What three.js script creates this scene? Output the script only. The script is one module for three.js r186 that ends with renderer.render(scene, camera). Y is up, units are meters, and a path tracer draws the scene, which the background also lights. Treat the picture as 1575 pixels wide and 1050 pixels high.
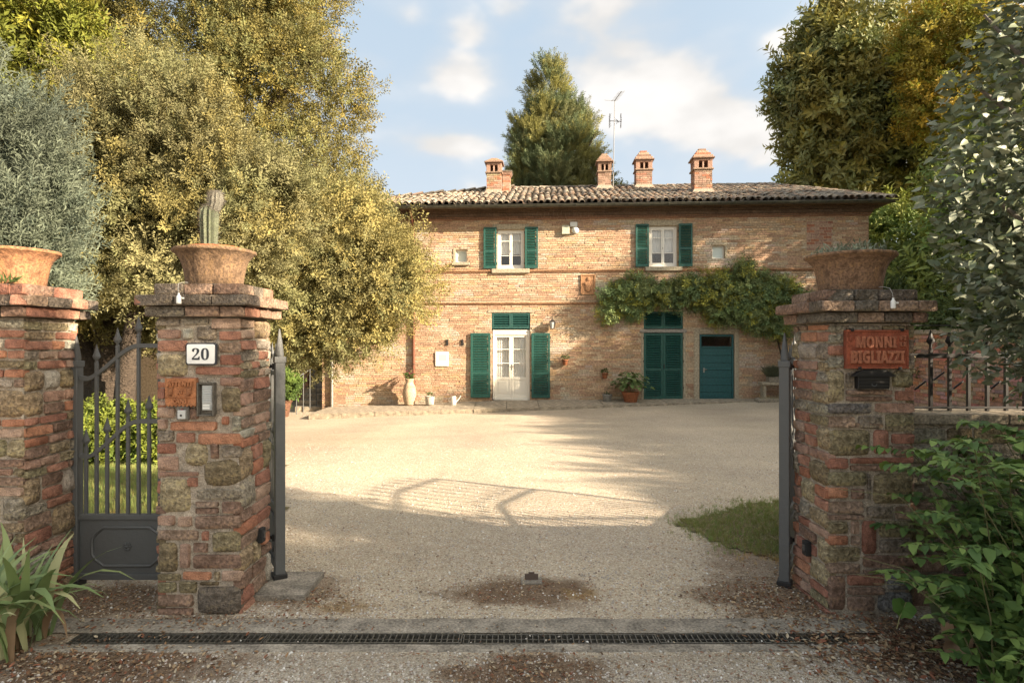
import * as THREE from 'three';
import { mergeGeometries } from 'three/addons/utils/BufferGeometryUtils.js';
import { RoundedBoxGeometry } from 'three/addons/geometries/RoundedBoxGeometry.js';
import { TextGeometry } from 'three/addons/geometries/TextGeometry.js';
import { FontLoader } from 'three/addons/loaders/FontLoader.js';
import { ImprovedNoise } from 'three/addons/math/ImprovedNoise.js';

// ---------------------------------------------------------------- camera, sky, sun, exposure
const scene = new THREE.Scene();
const camera = new THREE.PerspectiveCamera(57.86, 1575 / 1050, 0.05, 6000);
camera.position.set(0, 1.6, 0);
camera.lookAt(0, 1.6, -10);
const renderer = new THREE.WebGLRenderer({ antialias: true });
renderer.toneMapping = THREE.LinearToneMapping;
renderer.toneMappingExposure = 6.0;
renderer.shadowMap.enabled = true;

const SUN_ELEV = 22 * Math.PI / 180, SUN_TURN = 27 * Math.PI / 180;   // low sun behind the camera on the right
const sunDir = new THREE.Vector3(Math.cos(SUN_TURN) * Math.cos(SUN_ELEV), Math.sin(SUN_ELEV), Math.sin(SUN_TURN) * Math.cos(SUN_ELEV));
const sun = new THREE.DirectionalLight(new THREE.Color().setRGB(1.0, 0.83, 0.62), 3.2);
sun.name = 'sun';
sun.position.copy(sunDir).multiplyScalar(70).add(new THREE.Vector3(0, 0, -10));
sun.target.position.set(0, 0, -10);
sun.castShadow = true; sun.shadow.radius = 1.6; sun.shadow.mapSize.set(4096, 4096);
Object.assign(sun.shadow.camera, { left: -28, right: 28, top: 28, bottom: -28, near: 1, far: 160 });
scene.add(sun, sun.target);

const perlin = new ImprovedNoise();
const n3 = (x, y, z) => perlin.noise(x, y, z);
const fbm = (x, y, z, o = 4) => { let a = 0, s = 0.5, f = 1; for (let i = 0; i < o; i++) { a += s * n3(x * f, y * f, z * f + i * 7.3); s *= 0.5; f *= 2.03; } return a; };
const clamp = THREE.MathUtils.clamp, lerp = THREE.MathUtils.lerp, smooth = THREE.MathUtils.smoothstep;
function rng(seed) { let s = seed >>> 0; return () => { s = (s + 0x6d2b79f5) | 0; let t = Math.imul(s ^ (s >>> 15), 1 | s); t = (t + Math.imul(t ^ (t >>> 7), 61 | t)) ^ t; return ((t ^ (t >>> 14)) >>> 0) / 4294967296; }; }

{ // an evening sky of broken white cumulus on pale blue, the same kind of cloud all round
  const W = 2048, H = 1024, data = new Float32Array(W * H * 4), D = 180 / Math.PI;
  // cumulus seen over the roof: azimuth from straight ahead (degrees, right positive), elevation, half sizes, strength
  const banks = [[9, 26, 7, 5, 0.55], [13.5, 21.5, 6, 4, 0.6], [17, 19.5, 5, 3, 0.62], [20.5, 17.2, 4, 2, 0.6], [22, 15.5, 2.2, 1.3, .45], [12, 29, 6, 4, 0.45], [6, 22, 4, 3, 0.35], [-5, 23.5, 4.5, 2.2, 0.5], [-4, 26.5, 3, 1.8, 0.45], [-6.5, 17.6, 5, 1.3, 0.62], [-9.5, 27.5, 2, 1.2, .35], [0, 28.2, 2.4, 1.6, 0.42], [-3.6, 13.2, 1.4, 1.2, 0.5], [24, 24, 3, 1.2, 0.4], [25.5, 21, 2.4, 1.4, 0.45], [18, 9, 8, 1, 0.25], [14, 29.5, 6, 2, .4], [-12, 24, 2, .9, .3]];
  for (let j = 0; j < H; j++) {
    const el = ((j + 0.5) / H - 0.5) * Math.PI, sy = Math.sin(el), ce = Math.cos(el), up = Math.max(sy, 0);
    for (let i = 0; i < W; i++) {
      const a = ((i + 0.5) / W - 0.5) * 2 * Math.PI, x = ce * Math.cos(a), z = ce * Math.sin(a), o = (j * W + i) * 4;
      const k = Math.pow(1 - up, 3.2);
      let r = lerp(0.088, 0.146, k), g = lerp(0.112, 0.157, k), b = lerp(0.138, 0.166, k);
      const toSun = Math.max(0, x * sunDir.x + sy * sunDir.y + z * sunDir.z), glow = Math.pow(toSun, 1.4) * 0.20 + Math.pow(toSun, 6) * 0.16;
      r += glow; g += glow * 0.9; b += glow * 0.7;
      if (el > -0.02) {
        const q = 1 / (up + 0.22), az = Math.atan2(x, -z) * D, ed = el * D;
        let m = 0;
        for (const [ca, cel, wa, we, s] of banks) { const dx = (az - ca) / wa, dy = (ed - cel) / we, d = dx * dx + dy * dy; if (d < 6) m = Math.max(m, s * Math.exp(-d * 0.75)); }
        const inside = smooth(34 - Math.abs(az), 0, 10) * smooth(34 - ed, 0, 6);          // where the banks above are listed, only they stand
        const n = fbm(x * 5.2 + 3.1, sy * 11 + 1.7, z * 5.2 - 2.2, 6), wide = fbm(x * q * 0.9 + 11, 4.2, z * q * 0.9 + 5, 5);
        const c = lerp(wide * 1.9 + 0.20 + n * 0.35, m + n * 0.75 - 0.10, inside);
        const cover = smooth(c, 0.12, 0.36), veil = smooth(c + 0.22, 0.08, 0.5) * 0.28, t = Math.min(1, cover + veil * (1 - cover));
        const lit = 0.86 + 0.24 * smooth(n, -0.25, 0.3);
        r = lerp(r, (0.166 + glow * 1.2) * lit, t * 0.95); g = lerp(g, (0.160 + glow * 1.1) * lit, t * 0.95); b = lerp(b, (0.153 + glow * 0.9) * lit, t * 0.95);
      } else { r *= 0.7; g *= 0.68; b *= 0.62; }
      data[o] = r; data[o + 1] = g; data[o + 2] = b; data[o + 3] = 1;
    }
  }
  const t = new THREE.DataTexture(data, W, H, THREE.RGBAFormat, THREE.FloatType);
  t.mapping = THREE.EquirectangularReflectionMapping; t.magFilter = THREE.LinearFilter; t.minFilter = THREE.LinearFilter; t.wrapS = THREE.RepeatWrapping; t.needsUpdate = true;
  scene.background = t; scene.environment = t;
}

// ---------------------------------------------------------------- textures and materials
function tex(size, fn, srgb, repeat = 1) {
  const d = new Uint8Array(size * size * 4), c = [0, 0, 0];
  for (let y = 0; y < size; y++) for (let x = 0; x < size; x++) { fn(x / size, y / size, c, x, y); const o = (y * size + x) * 4; d[o] = clamp(c[0], 0, 1) * 255; d[o + 1] = clamp(c[1], 0, 1) * 255; d[o + 2] = clamp(c[2], 0, 1) * 255; d[o + 3] = 255; }
  const t = new THREE.DataTexture(d, size, size);
  t.wrapS = t.wrapT = THREE.RepeatWrapping; t.magFilter = THREE.LinearFilter; t.minFilter = THREE.LinearMipmapLinearFilter; t.generateMipmaps = true;
  if (srgb) t.colorSpace = THREE.SRGBColorSpace;
  t.repeat.set(repeat, repeat); t.needsUpdate = true;
  return t;
}
// gradient noise on a lattice that repeats over the unit square
const hash2 = (x, y, s) => { let h = Math.imul(x, 374761393) ^ Math.imul(y, 668265263) ^ Math.imul(s + 11, 2246822519); h = Math.imul(h ^ (h >>> 13), 1274126177); h ^= h >>> 16; return (h >>> 0) / 4294967296; };
function lattice(x, y, p, s) { const ix = Math.floor(x), iy = Math.floor(y), fx = x - ix, fy = y - iy, g = (a, b) => { const t = hash2(((ix + a) % p + p) % p, ((iy + b) % p + p) % p, s) * 6.2832; return Math.cos(t) * (fx - a) + Math.sin(t) * (fy - b); }, u = fx * fx * fx * (fx * (fx * 6 - 15) + 10), v = fy * fy * fy * (fy * (fy * 6 - 15) + 10); return lerp(lerp(g(0, 0), g(1, 0), u), lerp(g(0, 1), g(1, 1), u), v) * 1.4; }
function tile(u, v, f, o = 4, s = 0) { let a = 0, k = 0.5, p = Math.round(f); for (let i = 0; i < o; i++) { a += k * lattice(u * p, v * p, p, s * 31 + i); k *= 0.5; p *= 2; } return a; }
const grainMap = tex(512, (u, v, c, x, y) => { const n = tile(u, v, 9, 4) * 0.5 + tile(u, v, 60, 3, 3) * 0.55, h = hash2(x, y, 5) - 0.5; const k = 0.86 + n * 0.55 + h * 0.07; c[0] = k; c[1] = k * 0.985; c[2] = k * 0.965; }, true, 2.2);
const grainBump = tex(512, (u, v, c, x, y) => { const k = 0.5 + tile(u, v, 14, 5, 8) * 0.8 + tile(u, v, 70, 2, 1) * 0.35; c[0] = c[1] = c[2] = k; }, false, 2.2);
const lichenMap = tex(512, (u, v, c) => { const n = tile(u, v, 7, 5, 2), m = tile(u, v, 22, 4, 12), k = 0.84 + m * 0.5; const l = smooth(n + m * 0.5, 0.12, 0.3), dk = smooth(-n + m * 0.6, 0.16, 0.34); c[0] = lerp(lerp(k, 0.93, l * 0.5), 0.5, dk * 0.6); c[1] = lerp(lerp(k * 0.98, 0.9, l * 0.5), 0.47, dk * 0.6); c[2] = lerp(lerp(k * 0.95, 0.78, l * 0.5), 0.42, dk * 0.6); }, true, 2.6);

// gravel: rounded stones of mixed grey, tan and white, bedded in dust
const gravelTex = (() => {
  const S = 1024, N = 120, r = rng(77), px = [], py = [], tone = [], rad = [];
  for (let i = 0; i < N * N; i++) { px.push(r()); py.push(r()); const q = r(); tone.push(q < 0.08 ? [0.84, 0.82, 0.78] : q < 0.5 ? [0.76, 0.73, 0.68] : q < 0.8 ? [0.68, 0.64, 0.585] : q < 0.93 ? [0.57, 0.53, 0.48] : [0.62, 0.51, 0.43]); rad.push(0.5 + r() * 0.5); }
  const col = [0, 0, 0], bump = new Float32Array(S * S), colors = new Float32Array(S * S * 3);
  for (let y = 0; y < S; y++) for (let x = 0; x < S; x++) {
    const gx = x / S * N, gy = y / S * N, ix = Math.floor(gx), iy = Math.floor(gy); let best = 9, bi = 0;
    for (let b = -1; b <= 1; b++) for (let a = -1; a <= 1; a++) { const k = ((iy + b + N) % N) * N + (ix + a + N) % N, dx = ix + a + px[k] - gx, dy = iy + b + py[k] - gy, d = Math.sqrt(dx * dx + dy * dy) / rad[k]; if (d < best) { best = d; bi = k; } }
    const o = y * S + x, dust = smooth(best, 0.45, 0.72);
    for (let q = 0; q < 3; q++) colors[o * 3 + q] = lerp(tone[bi][q], [0.70, 0.665, 0.605][q], dust);
    bump[o] = lerp(Math.sqrt(Math.max(0, 1 - best * best)) * rad[bi], 0.12, dust);
  }
  return { map: tex(S, (u, v, c, x, y) => { const o = y * S + x; for (let q = 0; q < 3; q++) c[q] = colors[o * 3 + q]; }, true, 0.62), bump: tex(S, (u, v, c, x, y) => { c[0] = c[1] = c[2] = bump[y * S + x]; }, false, 0.62) };
})();
const concreteMap = tex(512, (u, v, c, x, y) => { const n = tile(u, v, 6, 5), m = tile(u, v, 50, 3, 4), h = hash2(x, y, 9); const k = 0.78 + n * 0.35 + m * 0.35 + (h > 0.9 ? 0.12 : h < 0.08 ? -0.18 : 0); c[0] = k; c[1] = k * 0.975; c[2] = k * 0.94; }, true, 1.3);
const barkBump = tex(256, (u, v, c) => { const k = 0.5 + tile(u * 1, v, 18, 3) * 0.9 * (0.6 + 0.6 * Math.sin(u * 62.832 + tile(u, v, 8, 3) * 14)); c[0] = c[1] = c[2] = k; }, false, 2);
const soilMap = tex(256, (u, v, c) => { const k = 0.7 + tile(u, v, 30, 4) * 1.1; c[0] = k; c[1] = k * 0.93; c[2] = k * 0.85; }, true, 3);

const std = (rgb, o = {}) => new THREE.MeshStandardMaterial({ color: new THREE.Color().setRGB(...rgb), roughness: 0.85, ...o });
const rough = (rgb, o = {}) => std(rgb, { map: grainMap, bumpMap: grainBump, bumpScale: 0.006, roughness: 0.93, ...o });
const leafMat = (rgb, o = {}) => new THREE.MeshPhysicalMaterial({ color: new THREE.Color().setRGB(...rgb), roughness: 0.75, transmission: 0.32, thickness: 0, side: THREE.DoubleSide, specularIntensity: 0.35, ...o });

const M = {
  mortar: rough([0.53, 0.46, 0.375], { bumpScale: 0.012 }),
  houseMortar: rough([0.60, 0.48, 0.34], { bumpScale: 0.012 }),
  brickV: rough([1, 1, 1], { vertexColors: true, bumpScale: 0.008 }),
  tileV: rough([1, 1, 1], { vertexColors: true, map: lichenMap }),
  iron: std([0.115, 0.117, 0.115], { roughness: 0.55, metalness: 0.25, bumpMap: grainBump, bumpScale: 0.0015 }),
  ironDark: std([0.022, 0.020, 0.019], { roughness: 0.6, metalness: 0.2 }),
  terracotta: rough([0.44, 0.165, 0.075], { map: lichenMap, bumpScale: 0.003 }),
  urn: rough([0.40, 0.20, 0.105], { map: lichenMap, bumpScale: 0.004, roughness: 0.9 }),
  urnOld: rough([0.24, 0.155, 0.095], { map: lichenMap, bumpScale: 0.004, roughness: 0.92 }),
  plaque: rough([0.40, 0.115, 0.062], { bumpScale: 0.002 }),
  plaqueLit: rough([0.52, 0.20, 0.115], { bumpScale: 0.002 }),  // lighter copy of plaque: light on the raised lettering, put into the colour
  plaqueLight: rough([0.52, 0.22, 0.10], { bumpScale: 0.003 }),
  white: std([0.80, 0.79, 0.75], { roughness: 0.45 }),
  plastic: std([0.62, 0.62, 0.58], { roughness: 0.4 }),
  frame: std([0.74, 0.71, 0.64], { roughness: 0.5, bumpMap: grainBump, bumpScale: 0.001 }),
  cream: std([0.72, 0.67, 0.58], { roughness: 0.6, bumpMap: grainBump, bumpScale: 0.0015 }),
  shutter: std([0.016, 0.115, 0.098], { roughness: 0.6, map: lichenMap, bumpMap: grainBump, bumpScale: 0.0012 }),
  shutterDark: std([0.016, 0.10, 0.094], { roughness: 0.6, map: lichenMap, bumpMap: grainBump, bumpScale: 0.0012 }),
  teal: std([0.016, 0.115, 0.125], { roughness: 0.5, bumpMap: grainBump, bumpScale: 0.0015, map: grainMap }),
  glass: new THREE.MeshPhysicalMaterial({ color: 0xffffff, roughness: 0.03, transmission: 1, thickness: 0, ior: 1.5 }),
  frosted: std([0.50, 0.56, 0.52], { roughness: 0.25 }),
  curtain: new THREE.MeshPhysicalMaterial({ color: new THREE.Color().setRGB(0.8, 0.79, 0.74), roughness: 1, transmission: 0.3, thickness: 0, side: THREE.DoubleSide }),
  dark: std([0.02, 0.019, 0.018], { roughness: 0.9 }),
  stoneTrim: rough([0.50, 0.44, 0.33], { bumpScale: 0.006 }),
  concrete: std([0.40, 0.37, 0.325], { map: concreteMap, bumpMap: grainBump, bumpScale: 0.004, roughness: 0.95 }),
  paving: std([0.50, 0.44, 0.35], { map: concreteMap, bumpMap: grainBump, bumpScale: 0.006, roughness: 0.95 }),
  gutter: std([0.105, 0.105, 0.085], { roughness: 0.5, metalness: 0.4, map: lichenMap }),
  copper: std([0.22, 0.085, 0.05], { roughness: 0.5, metalness: 0.4, map: grainMap }),
  zinc: std([0.46, 0.45, 0.42], { roughness: 0.4, metalness: 0.6, map: grainMap }),
  bark: std([0.075, 0.056, 0.041], { bumpMap: barkBump, bumpScale: 0.03, roughness: 0.95, map: grainMap }),
  soil: std([0.085, 0.058, 0.038], { map: soilMap, bumpMap: grainBump, bumpScale: 0.02, roughness: 1 }),
};

// ---------------------------------------------------------------- helpers
const used = new Map();
function numbered(n) { const k = used.get(n) || 0; used.set(n, k + 1); return k ? n + '_' + String(k).padStart(3, '0') : n; }
function sh(o) { o.castShadow = o.receiveShadow = true; return o; }
function thing(name, label, category, group) { const g = new THREE.Group(); g.name = numbered(name); scene.add(g); g.userData = { label, category, kind: 'thing' }; if (group) g.userData.group = group; return g; }
function part(name, geo, mat, parent, label) { const m = sh(new THREE.Mesh(geo, mat)); m.name = name; parent.add(m); if (label) m.userData.label = label; return m; }
function whole(name, geo, mat, label, category, group) { const m = sh(new THREE.Mesh(geo, mat)); m.name = numbered(name); scene.add(m); m.userData = { label, category, kind: 'thing' }; if (group) m.userData.group = group; return m; }
function setting(name, geo, mat, label) { const m = sh(new THREE.Mesh(geo, mat)); m.name = numbered(name); scene.add(m); m.userData = { kind: 'structure', label, category: name.replace(/_/g, ' ').split(' ').slice(-2).join(' ') }; return m; }
function sub(name, parent) { const g = new THREE.Group(); g.name = name; parent.add(g); return g; }

// triangles gathered into one geometry, with uv in metres and colours per vertex
class MB {
  constructor() { this.p = []; this.n = []; this.u = []; this.c = []; this.tinted = false; }
  tri(a, b, c, col) {
    const ux = b[0] - a[0], uy = b[1] - a[1], uz = b[2] - a[2], vx = c[0] - a[0], vy = c[1] - a[1], vz = c[2] - a[2];
    let nx = uy * vz - uz * vy, ny = uz * vx - ux * vz, nz = ux * vy - uy * vx; const l = Math.hypot(nx, ny, nz) || 1; nx /= l; ny /= l; nz /= l;
    const ax = Math.abs(nx), ay = Math.abs(ny), az = Math.abs(nz);
    for (const q of [a, b, c]) { this.p.push(q[0], q[1], q[2]); this.n.push(nx, ny, nz); if (az >= ax && az >= ay) this.u.push(q[0], q[1]); else if (ax >= ay) this.u.push(q[2], q[1]); else this.u.push(q[0], q[2]); if (col) { this.c.push(col[0], col[1], col[2]); this.tinted = true; } else this.c.push(1, 1, 1); }
  }
  quad(a, b, c, d, col) { this.tri(a, b, c, col); this.tri(a, c, d, col); }
  // eight corners: bottom 0-3, top 4-7, going round
  hexa(v, col, skip = '') {
    if (!skip.includes('b')) this.quad(v[3], v[2], v[1], v[0], col);
    if (!skip.includes('t')) this.quad(v[4], v[5], v[6], v[7], col);
    for (let i = 0; i < 4; i++) if (!skip.includes(String(i))) { const j = (i + 1) % 4; this.quad(v[i], v[j], v[j + 4], v[i + 4], col); }
    return this;
  }
  box(x0, x1, y0, y1, z0, z1, col, skip) { this.hexa([[x0, y0, z1], [x1, y0, z1], [x1, y0, z0], [x0, y0, z0], [x0, y1, z1], [x1, y1, z1], [x1, y1, z0], [x0, y1, z0]], col, skip); return this; }
  // a tapered tube along points [x, y, z, radius]
  tube(pts, seg = 8, col, cap = true) {
    const rings = [], up = new THREE.Vector3(0, 1, 0.001), t = new THREE.Vector3(), s = new THREE.Vector3(), w = new THREE.Vector3(); let prev = null;
    pts.forEach((q, i) => {
      const a = pts[Math.max(i - 1, 0)], b = pts[Math.min(i + 1, pts.length - 1)];
      t.set(b[0] - a[0], b[1] - a[1], b[2] - a[2]).normalize();
      if (!prev) s.crossVectors(t, Math.abs(t.y) > 0.9 ? new THREE.Vector3(1, 0, 0) : up).normalize(); else s.copy(prev).addScaledVector(t, -prev.dot(t)).normalize();
      prev = s.clone(); w.crossVectors(t, s);
      const ring = []; for (let k = 0; k < seg; k++) { const g = k / seg * 2 * Math.PI, c = Math.cos(g) * q[3], d = Math.sin(g) * q[3]; ring.push([q[0] + s.x * c + w.x * d, q[1] + s.y * c + w.y * d, q[2] + s.z * c + w.z * d]); }
      rings.push(ring);
    });
    for (let i = 0; i + 1 < rings.length; i++) for (let k = 0; k < seg; k++) { const j = (k + 1) % seg; this.quad(rings[i][k], rings[i][j], rings[i + 1][j], rings[i + 1][k], col); }
    if (cap) for (const [r, f] of [[rings[0], 1], [rings[rings.length - 1], 0]]) for (let k = 1; k + 1 < seg; k++) f ? this.tri(r[0], r[k + 1], r[k], col) : this.tri(r[0], r[k], r[k + 1], col);
    return this;
  }
  geo(smoothAll) {
    const g = new THREE.BufferGeometry();
    g.setAttribute('position', new THREE.Float32BufferAttribute(this.p, 3)); g.setAttribute('normal', new THREE.Float32BufferAttribute(this.n, 3)); g.setAttribute('uv', new THREE.Float32BufferAttribute(this.u, 2));
    if (this.tinted) g.setAttribute('color', new THREE.Float32BufferAttribute(this.c, 3));
    return smoothAll ? softened(g, smoothAll) : g;
  }
}
// normals averaged over faces that meet at less than the given angle
function softened(g, angle) {
  const p = g.attributes.position.array, n = g.attributes.normal.array, map = new Map(), lim = Math.cos(angle), out = new Float32Array(n.length);
  const key = (i) => Math.round(p[i * 3] * 2e4) + '_' + Math.round(p[i * 3 + 1] * 2e4) + '_' + Math.round(p[i * 3 + 2] * 2e4), count = p.length / 3;
  for (let i = 0; i < count; i++) { const k = key(i); if (!map.has(k)) map.set(k, []); map.get(k).push(i); }
  for (const list of map.values()) for (const i of list) { let x = 0, y = 0, z = 0; for (const j of list) if (n[i * 3] * n[j * 3] + n[i * 3 + 1] * n[j * 3 + 1] + n[i * 3 + 2] * n[j * 3 + 2] > lim) { x += n[j * 3]; y += n[j * 3 + 1]; z += n[j * 3 + 2]; } const l = Math.hypot(x, y, z) || 1; out[i * 3] = x / l; out[i * 3 + 1] = y / l; out[i * 3 + 2] = z / l; }
  g.setAttribute('normal', new THREE.BufferAttribute(out, 3));
  return g;
}
const boxGeo = (x0, x1, y0, y1, z0, z1) => new MB().box(x0, x1, y0, y1, z0, z1).geo();
const tubeGeo = (pts, seg = 8) => new MB().tube(pts, seg).geo(1.0);
// a box with softened edges, placed by its corner coordinates
function soft(x0, x1, y0, y1, z0, z1, r = 0.006) { const g = new RoundedBoxGeometry(x1 - x0, y1 - y0, z1 - z0, 1, Math.min(r, (x1 - x0) / 2.2, (y1 - y0) / 2.2, (z1 - z0) / 2.2)); g.translate((x0 + x1) / 2, (y0 + y1) / 2, (z0 + z1) / 2); return metres(g); }
function metres(g) { // uv in metres by the direction a face points
  const p = g.attributes.position, n = g.attributes.normal, u = new Float32Array(p.count * 2);
  for (let i = 0; i < p.count; i++) { const ax = Math.abs(n.getX(i)), ay = Math.abs(n.getY(i)), az = Math.abs(n.getZ(i)); if (az >= ax && az >= ay) { u[i * 2] = p.getX(i); u[i * 2 + 1] = p.getY(i); } else if (ax >= ay) { u[i * 2] = p.getZ(i); u[i * 2 + 1] = p.getY(i); } else { u[i * 2] = p.getX(i); u[i * 2 + 1] = p.getZ(i); } }
  g.setAttribute('uv', new THREE.BufferAttribute(u, 2)); return g;
}
function lathe(profile, seg = 40, lobes = 0, depth = 0) {
  const g = new THREE.LatheGeometry(profile.map(([r, y]) => new THREE.Vector2(r, y)), seg), p = g.attributes.position;
  if (lobes) for (let i = 0; i < p.count; i++) { const x = p.getX(i), z = p.getZ(i), a = Math.atan2(z, x), k = 1 - depth * Math.pow(Math.abs(Math.cos(a * lobes / 2)), 8); p.setX(i, x * k); p.setZ(i, z * k); }
  const uv = g.attributes.uv; for (let i = 0; i < uv.count; i++) uv.setXY(i, uv.getX(i) * 1.6, p.getY(i) + Math.hypot(p.getX(i), p.getZ(i)));
  g.computeVertexNormals(); return g;
}
const merge = (list) => mergeGeometries(list.map((g) => { const h = g.index ? g.toNonIndexed() : g; for (const k of Object.keys(h.attributes)) if (!['position', 'normal', 'uv'].includes(k)) h.deleteAttribute(k); return h; }));

// the height of the ground: level at the gate, falling gently to the house and to the left of it
const ground = (x, z) => smooth(-z, 5, 18) * clamp(-0.40 + 0.036 * x, -0.66, -0.05) + (Math.abs(z) > 4.6 ? 0.012 * n3(x * 0.9, 3, z * 0.9) : 0);

// ---------------------------------------------------------------- ground
const GRATE = { x0: -2.36, x1: 1.83, z0: -3.37, z1: -3.255 };
// bare soil, mulch and moss on the gravel by the gate: x, z, half sizes, colour, strength
const SOIL = [0.30, 0.20, 0.13], MOSS = [0.50, 0.34, 0.12], GREY = [0.72, 0.70, 0.68];
const patches = [[0.05, -3.95, 0.5, 0.24, SOIL, 1], [0.42, -3.92, 0.17, 0.12, MOSS, 1], [0.06, -2.98, 0.42, 0.22, SOIL, 1], [-2.05, -3.02, 0.7, 0.26, SOIL, 1], [-2.55, -3.8, 0.45, 0.3, SOIL, 0.9], [-1.02, -3.72, 0.22, 0.08, MOSS, 0.8], [1.62, -3.85, 0.5, 0.33, SOIL, 0.85], [1.5, -3.72, 0.12, 0.08, MOSS, 0.8], [2.35, -3.2, 0.8, 0.42, SOIL, 1], [-1.75, -3.45, 0.6, 0.16, SOIL, 0.8], [-1.35, -4.0, 0.3, 0.3, SOIL, 0.7], [-2.2, -3.5, 0.12, 0.06, MOSS, 0.8], [0.4, -3.12, 2.2, 0.05, GREY, 0.5], [-3.2, -3.1, 0.8, 0.5, SOIL, 1], [1.75, -4.3, 0.35, 0.5, SOIL, 0.6]];
function patchAt(x, z) { // [strength, colour]
  let best = 0, col = SOIL; const w = fbm(x * 4, 2, z * 5, 4);
  for (const [px, pz, rx, rz, c, s] of patches) { const d = Math.hypot((x - px) / rx, (z - pz) / rz) + w * 0.9, k = s * smooth(1.15 - d, 0, 0.45); if (k > best) { best = k; col = c; } }
  return [best, col];
}
{
  const span = (list) => { const out = []; for (let i = 0; i + 1 < list.length; i++) { const [a, step] = list[i], b = list[i + 1][0], n = Math.max(1, Math.round(Math.abs(b - a) / step)); for (let k = 0; k < n; k++) out.push(lerp(a, b, k / n)); } out.push(list[list.length - 1][0]); return out; };
  const xs = span([[-34, 2], [-9, 0.5], [-4, 0.07], [GRATE.x0, 0.07], [GRATE.x1, 0.07], [4, 0.4], [10, 2], [34, 1]]), zs = span([[22, 2], [0, 0.4], [-2.4, 0.06], [GRATE.z1, 0.058], [GRATE.z0, 0.06], [-5.4, 0.12], [-9, 0.3], [-19, 1], [-50, 1]]);
  const pos = [], col = [], uv = [], idx = [], nx = xs.length;
  for (const z of zs) for (const x of xs) {
    pos.push(x, ground(x, z) + 0.006 * n3(x * 3, 8, z * 3) * (Math.abs(z + 3.3) > 0.2 ? 1 : 0.2), z); uv.push(x, z);
    const big = fbm(x * 0.5, 1, z * 0.7, 4) * 0.30, fine = fbm(x * 6, 5, z * 6, 3) * 0.20, track = 0.06 * Math.sin(x * 2.2 + 0.6 * n3(0, 1, z * 0.3));
    let k = [0.97 + big + fine + track, 0.955 + big + fine + track, 0.92 + big * 0.8 + fine + track];
    const lane = smooth(z + 0.06 * fbm(x * 3, 4, z * 3, 3), -3.2, -3.12); k = [k[0] * lerp(1, 0.86, lane), k[1] * lerp(1, 0.885, lane), k[2] * lerp(1, 0.93, lane)]; /* the lane outside is of greyer stone */
    const [s, c] = patchAt(x, z); k = k.map((v, i) => lerp(v, c[i] * (0.9 + fine * 2), s * 0.85)); col.push(...k);
  }
  for (let j = 0; j + 1 < zs.length; j++) for (let i = 0; i + 1 < nx; i++) {
    const cx = (xs[i] + xs[i + 1]) / 2, cz = (zs[j] + zs[j + 1]) / 2;
    if (cx > GRATE.x0 && cx < GRATE.x1 && cz < GRATE.z1 && cz > GRATE.z0) continue;
    const a = j * nx + i; idx.push(a, a + 1, a + nx, a + 1, a + nx + 1, a + nx);
  }
  const g = new THREE.BufferGeometry(); g.setAttribute('position', new THREE.Float32BufferAttribute(pos, 3)); g.setAttribute('uv', new THREE.Float32BufferAttribute(uv, 2)); g.setAttribute('color', new THREE.Float32BufferAttribute(col, 3)); g.setIndex(idx); g.computeVertexNormals();
  setting('gravel_courtyard', g, std([1.0, 0.945, 0.885], { map: gravelTex.map, bumpMap: gravelTex.bump, bumpScale: 0.010, vertexColors: true, roughness: 0.97 }), 'pale gravel drive and courtyard between gate and house');
  setting('ground', new THREE.CircleGeometry(3000, 64).rotateX(-Math.PI / 2).translate(0, -1.1, 0), std([0.12, 0.12, 0.06], { roughness: 1 }), 'grassy ground reaching away beyond the garden');
}
// the concrete strips either side of the drain channel
{
  const strip = (x0, x1, z0, z1, s) => {
    const m = new MB(), nx = 60, nz = 4, y = (x, z) => 0.008 + 0.004 * n3(x * 4 + s, 1, z * 9), e = (x, z, k) => (k === 0 ? z + 0.02 * n3(x * 5, s, 2) + 0.012 * n3(x * 19, s, 5) : z);
    for (let i = 0; i < nx; i++) for (let j = 0; j < nz; j++) { const P = (a, b) => { const x = lerp(x0, x1, a / nx), t = b / nz, zz = lerp(z0, z1, t), z = zz + (b === 0 ? 0.03 * n3(x * 4, s, 2) + 0.02 * n3(x * 17, s, 5) : 0); return [x, b === 0 ? -0.01 : y(x, z), z]; }; z0 < z1 ? m.quad(P(i, j + 1), P(i + 1, j + 1), P(i + 1, j), P(i, j)) : m.quad(P(i, j), P(i + 1, j), P(i + 1, j + 1), P(i, j + 1)); }
    return m.geo(1.2);
  };
  const c = setting('concrete_kerb', merge([strip(-2.62, 2.0, -3.60, GRATE.z0 - 0.006, 1), strip(-2.5, 1.95, -3.17, GRATE.z1 + 0.006, 6)]), M.concrete, 'worn concrete strips along both sides of the drain');
}
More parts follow.
